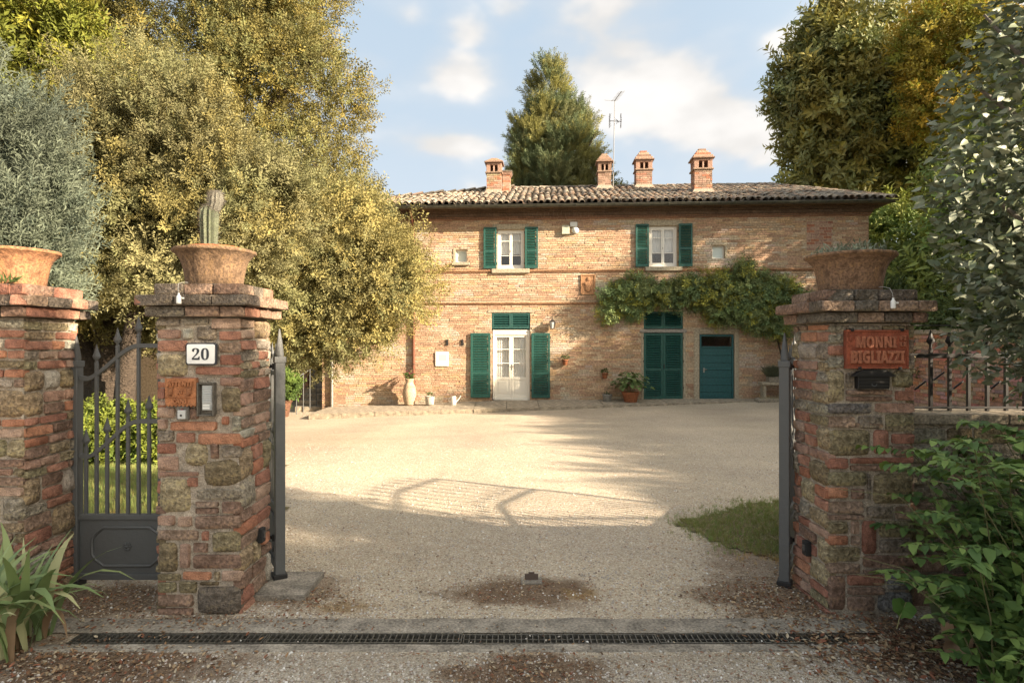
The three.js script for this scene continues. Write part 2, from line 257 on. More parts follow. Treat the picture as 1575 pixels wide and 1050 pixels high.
{ // drain channel with steel grating
  const t = thing('drainage_grate', 'long narrow steel drain grating set across the driveway', 'drain'), { x0, x1, z0, z1 } = GRATE;
  part('channel', new MB().box(x0 - 0.01, x1 + 0.01, -0.13, -0.12, z0 - 0.01, z1 + 0.01).box(x0 - 0.01, x1 + 0.01, -0.12, -0.004, z0 - 0.012, z0 - 0.001).box(x0 - 0.01, x1 + 0.01, -0.12, -0.004, z1 + 0.001, z1 + 0.012).box(x0 - 0.02, x0 - 0.001, -0.12, -0.004, z0, z1).box(x1 + 0.001, x1 + 0.02, -0.12, -0.004, z0, z1).geo(), M.soil, t);
  const len = (x1 - x0) / 4, gm = std([0.17, 0.165, 0.15], { metalness: 0.5, roughness: 0.55, bumpMap: grainBump, bumpScale: 0.001, map: lichenMap });
  for (let s = 0; s < 4; s++) {
    const a = x0 + s * len + 0.003, b = a + len - 0.006, sec = sub('grate_section', t), m = new MB(), tilt = 0.002 * Math.sin(s * 2.3);
    part('frame', new MB().box(a, b, -0.025, 0.009 + tilt, z0 + 0.002, z0 + 0.012).box(a, b, -0.025, 0.009 + tilt, z1 - 0.012, z1 - 0.002).box(a, a + 0.006, -0.025, 0.007, z0 + 0.012, z1 - 0.012).box(b - 0.006, b, -0.025, 0.007, z0 + 0.012, z1 - 0.012).geo(), gm, sec);
    for (let x = a + 0.03; x < b - 0.01; x += 0.031) m.box(x, x + 0.006, -0.02, 0.007 + tilt, z0 + 0.012, z1 - 0.012);
    const bars = part('grate_bars', m.box(a + 0.006, b - 0.006, -0.018, 0.004, (z0 + z1) / 2 - 0.003, (z0 + z1) / 2 + 0.003).geo(), gm, sec); bars.userData.kind = 'stuff';
  }
}

// ---------------------------------------------------------------- gate pillars of brick and fieldstone
const tones = { red: [0.43, 0.21, 0.145], orange: [0.51, 0.235, 0.14], pink: [0.49, 0.325, 0.245], brown: [0.37, 0.255, 0.195], dark: [0.22, 0.185, 0.155], tan: [0.49, 0.395, 0.26], olive: [0.36, 0.305, 0.19], grey: [0.42, 0.375, 0.305], pale: [0.57, 0.52, 0.44], blue: [0.27, 0.265, 0.26] };
const toneMats = {};
function toneMat(key, v) { const id = key + v; if (!toneMats[id]) { const f = [1, 0.84, 1.14][v], w = [1, 1.06, 0.95][v]; toneMats[id] = rough(tones[key].map((x, i) => x * f * (i === 0 ? w : 1)), { bumpScale: ['tan', 'olive', 'grey', 'pale', 'blue', 'dark'].includes(key) ? 0.016 : 0.008, map: ['tan', 'olive', 'grey', 'blue', 'dark', 'brown'].includes(key) ? lichenMap : grainMap }); } return toneMats[id]; }
// one laid piece: outline about its centre in x and y, face near z = 0, reaching back by depth; squareness from brick to cobble
function laid(w, h, depth, round, r) {
  const pw = lerp(9, 2.6, round), N = 12, out = [], m = new MB(), j = Math.min(w, h) * lerp(0.045, 0.09, round);
  for (let i = 0; i < N; i++) { const q = Math.floor(i / 3), a = (q * 90 + [14, 45, 76][i % 3]) * Math.PI / 180, c = Math.cos(a), s = Math.sin(a); out.push([Math.sign(c) * Math.pow(Math.abs(c), 2 / pw) * w / 2 + (r() - 0.5) * j, Math.sign(s) * Math.pow(Math.abs(s), 2 / pw) * h / 2 + (r() - 0.5) * j]); }
  const bev = Math.min(w, h) * lerp(0.10, 0.22, round), belly = lerp(0.004, 0.022, round), tx = (r() - 0.5) * 0.02, ty = (r() - 0.5) * 0.012, cx = (r() - 0.5) * w * 0.2, cy = (r() - 0.5) * h * 0.2;
  const inner = out.map(([x, y]) => { const l = Math.hypot(x, y) || 1; const k = 1 - bev / Math.max(l, bev * 1.5) * 0.9; return [x * k, y * k, belly * 0.55 + tx * x / w * 2 + ty * y / h * 2 + (r() - 0.5) * 0.006]; });
  const C = [cx, cy, belly + (r() - 0.5) * 0.006];
  for (let i = 0; i < N; i++) { const k = (i + 1) % N, a = [...out[i], -bev * 0.5], b = [...out[k], -bev * 0.5]; m.quad([...out[i], -depth], [...out[k], -depth], b, a); m.quad(a, b, inner[k], inner[i]); m.tri(inner[i], inner[k], C); }
  return m.geo(1.15);
}
const P1 = [
  [0, 0.28, 1.689, 1.742, 'grey', 0.1], [0.3, 0.62, 1.698, 1.739, 'grey', 0.1], [0.64, 1, 1.672, 1.739, 'pink', 0.1], [0, 0.29, 1.614, 1.672, 'pink', 0.1], [0.3, 0.43, 1.608, 1.681, 'pale', 0.5], [0.46, 0.71, 1.605, 1.692, 'grey', 0.4],
  [0.73, 1, 1.605, 1.663, 'red', 0.08], [0, 0.37, 1.54, 1.608, 'red', 0.08], [0.73, 1, 1.533, 1.597, 'brown', 0.08], [0, 0.37, 1.393, 1.53, 'tan', 0.35], [0.74, 1, 1.46, 1.524, 'red', 0.08], [0.45, 1, 1.402, 1.454, 'red', 0.06],
  [0.74, 1, 1.338, 1.393, 'pink', 0.12], [0.75, 1, 1.181, 1.329, 'olive', 0.5], [0, 0.12, 1.26, 1.327, 'red', 0.1], [0, 0.13, 1.222, 1.254, 'pink', 0.1], [0, 0.22, 1.149, 1.216, 'pink', 0.15], [0.14, 0.5, 1.219, 1.396, 'red', 0.1],
  [0.24, 0.5, 1.141, 1.213, 'brown', 0.1], [0, 0.13, 1.084, 1.147, 'pink', 0.15], [0.15, 0.72, 1.075, 1.132, 'orange', 0.06], [0.76, 0.86, 1.108, 1.162, 'orange', 0.5], [0.88, 1, 1.07, 1.162, 'grey', 0.3], [0, 0.21, 1.01, 1.08, 'grey', 0.5],
  [0.22, 0.46, 1.004, 1.067, 'red', 0.1], [0.48, 1, 0.995, 1.064, 'orange', 0.06], [0, 0.23, 0.939, 1.004, 'red', 0.1], [0.31, 0.62, 0.858, 1.016, 'tan', 0.95], [0.63, 0.74, 0.909, 1.007, 'brown', 0.3], [0.76, 1, 0.915, 0.991, 'grey', 0.2],
  [0, 0.26, 0.84, 0.93, 'pink', 0.3], [0.53, 1, 0.742, 0.909, 'olive', 0.85], [0.02, 0.5, 0.808, 0.837, 'pink', 0.1], [0.36, 0.49, 0.745, 0.805, 'red', 0.3], [0, 0.43, 0.59, 0.805, 'tan', 0.6], [0.46, 1, 0.669, 0.736, 'grey', 0.15],
  [0.45, 0.74, 0.629, 0.663, 'brown', 0.08], [0.45, 0.74, 0.587, 0.626, 'brown', 0.08], [0.76, 1, 0.587, 0.662, 'brown', 0.1], [0, 0.22, 0.519, 0.581, 'pink', 0.08], [0.24, 0.42, 0.51, 0.575, 'pink', 0.1], [0.44, 1, 0.498, 0.581, 'brown', 0.08],
  [0, 0.5, 0.431, 0.495, 'brown', 0.06], [0.53, 0.62, 0.429, 0.489, 'red', 0.15], [0.64, 1, 0.358, 0.486, 'olive', 0.4], [0.42, 0.61, 0.358, 0.421, 'brown', 0.15], [0, 0.25, 0.245, 0.423, 'olive', 0.5], [0.26, 0.4, 0.266, 0.415, 'pink', 0.3],
  [0.42, 1, 0.263, 0.351, 'brown', 0.25], [0, 0.29, 0.194, 0.239, 'olive', 0.2], [0.3, 0.65, 0.2, 0.251, 'orange', 0.08], [0.67, 0.75, 0.197, 0.251, 'tan', 0.2], [0.76, 1, 0.191, 0.257, 'pink', 0.08], [0, 0.24, 0.124, 0.188, 'olive', 0.25],
  [0.25, 0.48, 0.12, 0.194, 'olive', 0.35], [0.5, 0.74, 0.167, 0.191, 'olive', 0.2], [0.46, 1, -0.002, 0.165, 'dark', 0.35], [0, 0.44, 0.042, 0.117, 'brown', 0.25], [0, 0.44, -0.008, 0.038, 'brown', 0.2]];
const P2 = [
  [0, 0.19, 1.652, 1.697, 'grey', 0.2], [0.2, 0.6, 1.665, 1.697, 'grey', 0.2], [0.62, 0.9, 1.665, 1.697, 'olive', 0.2], [0, 0.19, 1.584, 1.646, 'grey', 0.3], [0, 0.19, 1.516, 1.578, 'red', 0.1], [0, 0.19, 1.443, 1.508, 'grey', 0.25],
  [0.9, 1, 1.619, 1.697, 'olive', 0.2], [0.9, 1, 1.532, 1.614, 'brown', 0.2], [0.9, 1, 1.436, 1.527, 'grey', 0.2], [0.2, 0.9, 1.441, 1.663, 'brown', 0.1], [0, 0.2, 1.243, 1.434, 'tan', 0.4], [0.2, 0.3, 1.325, 1.418, 'grey', 0.4],
  [0.73, 1, 1.325, 1.429, 'olive', 0.7], [0.2, 0.75, 1.284, 1.319, 'brown', 0.08], [0.2, 0.75, 1.247, 1.28, 'brown', 0.08], [0.77, 1, 1.251, 1.312, 'red', 0.08], [0.3, 0.72, 1.323, 1.425, 'dark', 0.1], [0, 0.51, 1.173, 1.238, 'blue', 0.2],
  [0.54, 1, 1.181, 1.24, 'pink', 0.1], [0, 0.32, 1.094, 1.164, 'brown', 0.2], [0.34, 0.64, 1.088, 1.167, 'grey', 0.3], [0.66, 1, 1.091, 1.175, 'olive', 0.25], [0, 0.23, 1.093, 1.126, 'brown', 0.1], [0.25, 0.64, 1.092, 1.123, 'brown', 0.1],
  [0.66, 1, 1.07, 1.129, 'olive', 0.2], [0, 0.5, 0.927, 1.087, 'olive', 0.35], [0.52, 0.71, 0.939, 1.084, 'red', 0.2], [0.73, 1, 0.997, 1.061, 'red', 0.1], [0.73, 1, 0.927, 0.991, 'brown', 0.1], [0, 0.24, 0.849, 0.918, 'red', 0.1],
  [0.25, 1, 0.882, 0.921, 'red', 0.06], [0.25, 0.76, 0.84, 0.877, 'brown', 0.06], [0.78, 1, 0.834, 0.877, 'grey', 0.2], [0, 0.46, 0.751, 0.837, 'olive', 0.25], [0.52, 1, 0.641, 0.828, 'olive', 0.35], [0, 0.24, 0.68, 0.745, 'orange', 0.1],
  [0.26, 0.43, 0.674, 0.739, 'brown', 0.1], [0.45, 0.5, 0.671, 0.825, 'grey', 0.2], [0, 0.42, 0.59, 0.665, 'brown', 0.08], [0, 0.42, 0.552, 0.586, 'brown', 0.08], [0.44, 0.76, 0.559, 0.635, 'grey', 0.3], [0.78, 1, 0.554, 0.635, 'brown', 0.2],
  [0, 0.24, 0.468, 0.546, 'olive', 0.3], [0.26, 0.37, 0.468, 0.546, 'pink', 0.2], [0.39, 0.57, 0.351, 0.549, 'red', 0.15], [0.59, 1, 0.447, 0.549, 'olive', 0.3], [0.59, 1, 0.358, 0.441, 'grey', 0.25], [0, 0.24, 0.403, 0.462, 'orange', 0.1],
  [0.26, 0.37, 0.403, 0.462, 'brown', 0.1], [0, 0.38, 0.307, 0.397, 'olive', 0.25], [0.4, 1, 0.269, 0.346, 'brown', 0.15], [0, 0.38, 0.236, 0.301, 'brown', 0.15], [0.4, 1, 0.239, 0.263, 'brown', 0.1], [0, 0.21, 0.022, 0.227, 'brown', 0.3],
  [0.22, 0.66, 0.165, 0.233, 'red', 0.15], [0.22, 0.66, 0.111, 0.16, 'brown', 0.12], [0.68, 1, 0.138, 0.236, 'blue', 0.4], [0.22, 0.55, 0.016, 0.106, 'brown', 0.15], [0.57, 1, 0.007, 0.132, 'blue', 0.6]];
const capTone = ['brown', 'dark', 'brown', 'red', 'pink', 'brown'];
function pillar(label, X0, X1, top, face, seed, capKeys) {
  const t = thing('gate_pillar', label, 'pillar', 'stone and brick gate pillars'), r = rng(seed), zf = -3.62, depth = 0.45, zb = zf - depth, w = X1 - X0;
  part('mortar_core', soft(X0 + 0.012, X1 - 0.012, -0.15, top, zb + 0.012, zf - 0.012, 0.01), M.mortar, t);
  const tint = () => Math.floor(r() * 3), put = (cx, cy, wid, hei, d, key, rnd, side) => {
    const m = part(['tan', 'olive', 'grey', 'pale', 'blue', 'dark'].includes(key) ? 'stone' : 'brick', laid(wid, hei, d, rnd, r), toneMat(key, tint()), t);
    if (side === 'front') m.position.set(X0 + cx, cy, zf); else if (side === 'right') { m.position.set(X1, cy, zf - cx); m.rotation.y = Math.PI / 2; } else if (side === 'left') { m.position.set(X0, cy, zf - cx); m.rotation.y = -Math.PI / 2; } else { m.position.set(X1 - cx, cy, zb); m.rotation.y = Math.PI; }
    m.rotation.z += (r() - 0.5) * 0.03;
  };
  const keys = ['red', 'pink', 'brown', 'tan', 'grey', 'pink', 'orange', 'olive', 'red', 'brown', 'pale', 'red'];
  // front face as listed (fractions of the width, heights in metres)
  const rows = face || [];
  for (const [u0, u1, y0, y1, key, rnd = 0.12] of rows) put((u0 + u1) / 2 * w, (y0 + y1) / 2, (u1 - u0) * w - 0.009, y1 - y0 - 0.006, 0.05, key, rnd, 'front');
  // courses on the other faces, and on the front where none are listed
  for (const side of face ? ['right', 'left', 'back'] : ['front', 'right', 'left', 'back']) {
    const long = side === 'right' || side === 'left' ? depth : w; let y = -0.03;
    while (y < top - 0.03) {
      const stone = r() < 0.28, h = Math.min(stone ? 0.10 + r() * 0.09 : 0.048 + r() * 0.022, top - y - 0.004); let x = 0.004;
      while (x < long - 0.03) {
        let l = stone ? 0.12 + r() * 0.12 : 0.10 + r() * 0.16; if (long - x - l < 0.06) l = long - x - 0.004;
        if (stone && r() < 0.45) { const h2 = h / 2; for (const k of [0, 1]) put(x + l / 2, y + h2 * (k + 0.5), l - 0.013, h2 - 0.012, 0.05, ['red', 'brown', 'pink', 'orange'][Math.floor(r() * 4)], 0.1, side); }
        else put(x + l / 2, y + h / 2, l - 0.013, h - 0.012, 0.05, stone ? ['tan', 'grey', 'olive', 'pale', 'tan'][Math.floor(r() * 5)] : keys[Math.floor(r() * keys.length)], stone ? 0.55 : 0.13, side);
        x += l;
      }
      y += h;
    }
  }
  // the capping: three oversailing courses of bricks on the flat
  let y = top; const hh = [0.064, 0.066, 0.068], out = [0.045, 0.082, 0.012];
  for (let c = 0; c < 3; c++) {
    const a = X0 - out[c], b = X1 + out[c], f = zf + out[c], k = zb - out[c], h = hh[c];
    part('capping_core', soft(a + 0.02, b - 0.02, y + 0.002, y + h - 0.004, k + 0.02, f - 0.02), M.mortar, t);
    const run = (along, len, place) => { let x = 0; while (x < len - 0.02) { let l = 0.13 + r() * 0.11; if (len - x - l < 0.08) l = len - x; const m = part('brick', laid(l - 0.006, h - 0.005, 0.06, 0.03, r), toneMat(capKeys[Math.floor(r() * capKeys.length)], tint()), t); place(m, x + l / 2); x += l; } };
    run('x', b - a, (m, x) => m.position.set(a + x, y + h / 2, f)); run('x', b - a, (m, x) => { m.position.set(b - x, y + h / 2, k); m.rotation.y = Math.PI; });
    run('z', f - k, (m, x) => { m.position.set(b, y + h / 2, f - x); m.rotation.y = Math.PI / 2; }); run('z', f - k, (m, x) => { m.position.set(a, y + h / 2, f - x); m.rotation.y = -Math.PI / 2; });
    y += h;
  }
  part('capping_top', soft(X0 - 0.005, X1 + 0.005, y - 0.01, y - 0.001, zb - 0.005, zf + 0.005, 0.003), toneMat('dark', 0), t);
  return y;
}
const topA = pillar('brick and stone gate pillar at the far left edge of the picture', -3.36, -2.86, 1.742, null, 21, ['brown', 'dark', 'brown', 'dark', 'red']);
const topB = pillar('brick and stone gate pillar carrying the house number 20', -2.086, -1.59, 1.742, P1, 22, ['brown', 'dark', 'brown', 'dark', 'brown', 'red']);
const topC = pillar('brick and stone gate pillar carrying the red name plaque', 1.857, 2.364, 1.708, P2, 23, ['dark', 'brown', 'dark', 'brown', 'dark']);

// ---------------------------------------------------------------- urns on the pillars
function urn(label, x, y, R, H, mat, z = -3.845) {
  const t = thing('terracotta_urn', label, 'urn', 'terracotta urns on the gate pillars'); t.position.set(x, y, z);
  part('bowl', lathe([[0, 0], [R * 0.66, 0], [R * 0.675, H * 0.03], [R * 0.70, H * 0.25], [R * 0.75, H * 0.55], [R * 0.82, H * 0.75], [R * 0.93, H * 0.88], [R * 0.97, H * 0.91], [R, H * 0.93], [R, H * 0.985], [R * 0.985, H], [R * 0.93, H], [R * 0.90, H * 0.96], [R * 0.78, H * 0.72], [R * 0.6, H * 0.68]], 60, 10, 0.035), mat, t);
  part('soil', new THREE.CircleGeometry(R * 0.86, 24).rotateX(-Math.PI / 2).translate(0, H * 0.86, 0), M.soil, t);
  return t;
}
urn('bright orange terracotta urn on the far left pillar', -3.10, topA, 0.243, 0.225, M.urn);
urn('weathered terracotta urn holding a tall cactus', -1.852, topB, 0.242, 0.225, M.urnOld);
urn('large dark stained urn above the red name plaque', 2.105, topC, 0.262, 0.230, rough([0.33, 0.205, 0.13], { map: lichenMap, bumpScale: 0.004 }));
{ // the raised pot rim inside the cactus urn, and the cactus
  whole('inner_pot', lathe([[0.10, 0], [0.145, 0.02], [0.155, 0.03], [0.155, 0.04], [0.14, 0.042], [0.11, 0.03]], 32), M.terracotta, 'round terracotta pot rim sunk in the cactus urn', 'pot').position.set(-1.852, topB + 0.205, -3.845);
  const t = thing('column_cactus', 'ribbed grey green column cactus with a paler bent head', 'cactus'); t.position.set(-1.888, topB + 0.22, -3.845);
  const col = (pts, ribs, d) => { const m = new MB(), N = ribs * 4, rings = pts.map(([x, y, R]) => Array.from({ length: N }, (_, k) => { const a = k / N * 2 * Math.PI, q = R * (1 - d * (0.5 - 0.5 * Math.cos(a * ribs))); return [x + Math.cos(a) * q, y, Math.sin(a) * q]; })); for (let i = 0; i + 1 < rings.length; i++) for (let k = 0; k < N; k++) { const j = (k + 1) % N; m.quad(rings[i][j], rings[i][k], rings[i + 1][k], rings[i + 1][j]); } return m.geo(0.9); };
  const stem = [[0, 0, 0.046], [0, 0.06, 0.05], [0, 0.15, 0.054], [0.0, 0.21, 0.057], [0.002, 0.25, 0.054], [0.004, 0.275, 0.042], [0.005, 0.287, 0.022], [0.005, 0.29, 0.002]], head = [[0.012, 0.23, 0.02], [0.03, 0.26, 0.036], [0.042, 0.30, 0.043], [0.044, 0.335, 0.044], [0.044, 0.36, 0.036], [0.044, 0.376, 0.02], [0.044, 0.38, 0.002]];
  part('stem', col(stem, 11, 0.30), std([0.13, 0.15, 0.095], { roughness: 0.85, map: grainMap }), t);
  part('head', col(head, 11, 0.25), std([0.22, 0.215, 0.18], { roughness: 0.9, map: grainMap }), t);
  const sp = new MB(), r = rng(5);
  for (const [pts, dens] of [[stem, 900], [head, 1500]]) for (let i = 0; i < dens; i++) { const f = r() * (pts.length - 2), k = Math.floor(f), q = f - k, a = Math.round(r() * 11) / 11 * 2 * Math.PI + (dens > 600 ? (r() - .5) * .5 : 0), R = lerp(pts[k][2], pts[k + 1][2], q), x = lerp(pts[k][0], pts[k + 1][0], q) + Math.cos(a) * R, y = lerp(pts[k][1], pts[k + 1][1], q), z = Math.sin(a) * R, L = 0.012 + r() * 0.014, d = [Math.cos(a + (r() - 0.5) * 1.5), (r() - 0.4) * 1.2, Math.sin(a + (r() - 0.5) * 1.5)]; sp.tri([x - 0.0016, y, z], [x + 0.0016, y, z + 0.0016], [x + d[0] * L, y + d[1] * L, z + d[2] * L]); }
  part('spines', sp.geo(), std([0.42, 0.38, 0.33], { side: THREE.DoubleSide }), t).userData.kind = 'stuff';
}

// ---------------------------------------------------------------- things fixed to the pillars
const loader = new FontLoader(), serif = await loader.loadAsync('fonts/droid/droid_serif_bold.typeface.json'), sans = await loader.loadAsync('fonts/droid/droid_sans_bold.typeface.json');
function word(s, size, depth, font, bevel = 0) { const g = new TextGeometry(s, { font, size, depth, curveSegments: 5, bevelEnabled: bevel > 0, bevelSize: bevel, bevelThickness: bevel, bevelSegments: 2 }); g.computeBoundingBox(); const b = g.boundingBox; g.translate(-(b.min.x + b.max.x) / 2, -(b.min.y + b.max.y) / 2, 0); return g; }
{
  const t = thing('house_number_plate', 'white enamel number plate reading 20 on the gate pillar', 'number plate'); t.position.set(-1.812, 1.527, -3.603);
  const R = (w, h, q) => { const s = new THREE.Shape(); s.moveTo(-w + q, -h); s.lineTo(w - q, -h); s.quadraticCurveTo(w, -h, w, -h + q); s.lineTo(w, h - q); s.quadraticCurveTo(w, h, w - q, h); s.lineTo(-w + q, h); s.quadraticCurveTo(-w, h, -w, h - q); s.lineTo(-w, -h + q); s.quadraticCurveTo(-w, -h, -w + q, -h); return s; };
  part('border', new THREE.ExtrudeGeometry(R(0.087, 0.063, 0.012), { depth: 0.012, bevelSize: 0.002, bevelThickness: 0.002 }).translate(0, 0, -0.006), std([0.03, 0.035, 0.045], { roughness: 0.3 }), t);
  part('plate', new THREE.ExtrudeGeometry(R(0.079, 0.055, 0.010), { depth: 0.004, bevelSize: 0.002, bevelThickness: 0.002 }).translate(0, 0, 0.008), std([0.80, 0.80, 0.78], { roughness: 0.25 }), t);
  part('numeral', word('20', 0.068, 0.0015, serif).translate(0, 0, 0.0142), std([0.025, 0.03, 0.04], { roughness: 0.3 }), t);
}
{
  const t = thing('warning_tile', 'orange terracotta dog warning tile below the number plate', 'tile'); t.position.set(-1.93, 1.305, -3.600);
  const sh1 = new THREE.Shape(), r = rng(9); const edge = []; for (let i = 0; i <= 40; i++) { const k = i / 40; edge.push([lerp(-0.087, 0.087, k), -0.077 + 0.005 * Math.sin(k * 50) + (r() - 0.5) * 0.006]); } sh1.moveTo(...edge[0]); edge.slice(1).forEach((e) => sh1.lineTo(...e)); sh1.lineTo(0.089, 0.076); sh1.lineTo(-0.088, 0.078);
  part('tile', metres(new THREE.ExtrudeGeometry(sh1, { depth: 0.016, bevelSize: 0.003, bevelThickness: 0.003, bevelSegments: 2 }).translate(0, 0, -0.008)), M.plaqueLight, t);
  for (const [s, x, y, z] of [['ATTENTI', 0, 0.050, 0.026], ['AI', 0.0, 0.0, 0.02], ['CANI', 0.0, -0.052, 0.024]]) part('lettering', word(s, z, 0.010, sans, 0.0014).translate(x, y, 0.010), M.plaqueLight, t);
  for (const x of [-0.055, 0.052]) { const g = new THREE.SphereGeometry(0.019, 12, 9); g.scale(0.8, 1.25, 0.7); const e1 = new THREE.ConeGeometry(0.009, 0.03, 6).rotateZ(0.6).translate(-0.013, 0.022, 0.002), e2 = new THREE.ConeGeometry(0.009, 0.03, 6).rotateZ(-0.6).translate(0.013, 0.022, 0.002), n = new THREE.SphereGeometry(0.009, 8, 6).translate(0, -0.012, 0.012); part('dog_relief', merge([g, e1, e2, n]).translate(x, 0.002, 0.012), M.plaqueLight, t); }
  part('ledge', soft(-0.088, 0.088, -0.031, -0.024, 0.006, 0.018, 0.003), M.plaqueLight, t);
}
{
  const t = thing('intercom', 'pale louvred intercom panel in a dark recessed frame', 'intercom'); t.position.set(-1.785, 1.262, -3.612);
  part('housing', merge([soft(-0.052, -0.042, -0.098, 0.098, -0.02, 0.022), soft(0.038, 0.048, -0.098, 0.098, -0.02, 0.022), soft(-0.042, 0.038, 0.088, 0.098, -0.02, 0.022), soft(-0.042, 0.038, -0.098, -0.088, -0.02, 0.022), boxGeo(-0.045, 0.042, -0.09, 0.09, -0.02, -0.012)]), rough([0.20, 0.18, 0.15]), t);
  part('panel', soft(-0.028, 0.034, -0.064, 0.082, -0.010, 0.004, 0.003), std([0.50, 0.51, 0.50], { roughness: 0.4 }), t);
  for (let i = 0; i < 9; i++) { const s = part('louvre', soft(-0.024, 0.030, -0.003, 0.003, 0, 0.006, 0.001), std([0.58, 0.59, 0.58], { roughness: 0.4 }), t); s.position.set(0, 0.068 - i * 0.0105, 0.005); s.rotation.x = 0.5; }
  part('name_plate', soft(-0.024, 0.016, -0.040, -0.030, 0.003, 0.006, 0.001), M.white, t); part('name_plate', soft(-0.024, 0.016, -0.056, -0.046, 0.003, 0.006, 0.001), M.white, t); part('button', soft(0.020, 0.030, -0.058, -0.032, 0.003, 0.007, 0.001), std([0.35, 0.36, 0.35]), t);
}
{
  const t = thing('key_switch', 'small grey key switch box under the warning tile', 'switch'); t.position.set(-1.922, 1.185, -3.604);
  part('back_plate', soft(-0.036, 0.036, -0.042, 0.040, -0.01, 0.006, 0.002), rough([0.22, 0.20, 0.18]), t); part('box', soft(-0.022, 0.024, -0.036, 0.016, 0.004, 0.022, 0.004), std([0.52, 0.52, 0.50], { roughness: 0.4 }), t);
  part('key_slot', new THREE.CylinderGeometry(0.006, 0.006, 0.004, 14).rotateX(Math.PI / 2).translate(0, -0.014, 0.023), M.ironDark, t); part('lens', new THREE.SphereGeometry(0.007, 12, 8).translate(0, 0.018, 0.012), std([0.2, 0.05, 0.04], { roughness: 0.2 }), t);
}
{
  const t = thing('name_plaque', 'red terracotta plaque with raised family names', 'plaque'); t.position.set(2.128, 1.5545, -3.606);
  part('slab', soft(-0.182, 0.182, -0.113, 0.113, -0.02, 0.010, 0.005), M.plaque, t);
  part('border', merge([soft(-0.182, 0.182, 0.101, 0.113, 0.008, 0.017, 0.003), soft(-0.182, 0.182, -0.113, -0.101, 0.008, 0.017, 0.003), soft(-0.182, -0.172, -0.101, 0.101, 0.008, 0.017, 0.003), soft(0.172, 0.182, -0.101, 0.101, 0.008, 0.017, 0.003)]), M.plaque, t);
  const tall = (s, w, h, x, y) => { const g = word(s, 0.06, 0.014, sans, 0.003); g.computeBoundingBox(); const b = g.boundingBox; g.scale(w / (b.max.x - b.min.x), h / (b.max.y - b.min.y), 1); part('lettering', g.translate(x, y, 0.010), M.plaqueLit, t); };
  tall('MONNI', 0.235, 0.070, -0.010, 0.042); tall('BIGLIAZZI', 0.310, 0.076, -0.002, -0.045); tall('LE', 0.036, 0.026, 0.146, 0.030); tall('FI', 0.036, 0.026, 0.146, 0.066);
  for (const [x, y] of [[-0.148, 0.112], [0.142, 0.112], [-0.105, -0.112], [0.130, -0.112]]) part('clip', soft(x - 0.010, x + 0.010, y - 0.008, y + 0.010, 0.0, 0.022, 0.003), M.ironDark, t);
  part('leaf_relief', merge([new THREE.SphereGeometry(0.014, 8, 6).scale(0.7, 1.6, 0.5).rotateZ(-0.3).translate(-0.150, 0.066, 0.011)]), M.plaque, t);
}
{
  const t = thing('letter_box', 'small black iron letter slot with pitched lid under the plaque', 'letter box'); t.position.set(2.105, 1.372, -3.61);
  part('body', soft(-0.092, 0.092, -0.048, 0.030, -0.02, 0.022, 0.004), M.ironDark, t);
  const s = new THREE.Shape(); s.moveTo(-0.125, 0); s.lineTo(0.125, 0); s.lineTo(0.085, 0.026); s.lineTo(0.05, 0.034); s.lineTo(-0.05, 0.034); s.lineTo(-0.085, 0.026);
  part('lid', new THREE.ExtrudeGeometry(s, { depth: 0.034, bevelSize: 0.002, bevelThickness: 0.002 }).translate(0, 0.026, -0.005), M.ironDark, t);
  for (const [y, h] of [[0.006, 0.006], [-0.014, 0.004], [-0.034, 0.005]]) part('rib', soft(-0.085, 0.085, y, y + h, 0.022, 0.027, 0.001), std([0.05, 0.045, 0.04], { roughness: 0.5, metalness: 0.3 }), t);
  part('handle', new THREE.TorusGeometry(0.014, 0.003, 6, 14, Math.PI).rotateZ(Math.PI).translate(0, -0.018, 0.026), M.iron, t);
}
for (const [x, y, lab] of [[-1.902, 1.842, 'small white gate lamp holder dangling below the cactus urn'], [2.176, 1.815, 'small white gate lamp holder dangling above the red plaque']]) {
  const t = thing('lamp_holder', lab, 'lamp holder', 'white lamp holders on the pillar caps'); t.position.set(x, y, -3.522);
  part('socket', lathe([[0, -0.028], [0.012, -0.028], [0.014, -0.02], [0.0135, 0.012], [0.011, 0.018], [0.006, 0.024], [0.005, 0.034], [0, 0.034]], 18), M.white, t);
  part('cable', tubeGeo([[0, 0.03, 0, 0.0016], [-0.004, 0.06, 0.0, 0.0016], [-0.010, 0.09, -0.015, 0.0016], [-0.012, 0.102, -0.07, 0.0016], [-0.01, 0.106, -0.12, 0.0016]], 6), std([0.35, 0.34, 0.32]), t);
  part('clip', soft(0.016, 0.03, 0.0, 0.01, -0.006, 0.004, 0.002), M.white, t);
}
for (const [x, y, z, turn, lab] of [[-1.585, 0.385, -3.88, Math.PI / 2, 'black gate sensor on the inner face of the numbered pillar'], [1.852, 0.31, -3.86, -Math.PI / 2, 'black gate sensor on the inner face of the plaque pillar']]) {
  const t = thing('gate_sensor', lab, 'sensor', 'black gate sensors'); t.position.set(x, y, z); t.rotation.y = turn;
  part('case', soft(-0.03, 0.03, -0.045, 0.045, -0.01, 0.026, 0.006), M.dark, t); part('lens', soft(-0.018, 0.018, -0.02, 0.024, 0.024, 0.030, 0.003), std([0.03, 0.03, 0.035], { roughness: 0.15 }), t);
}

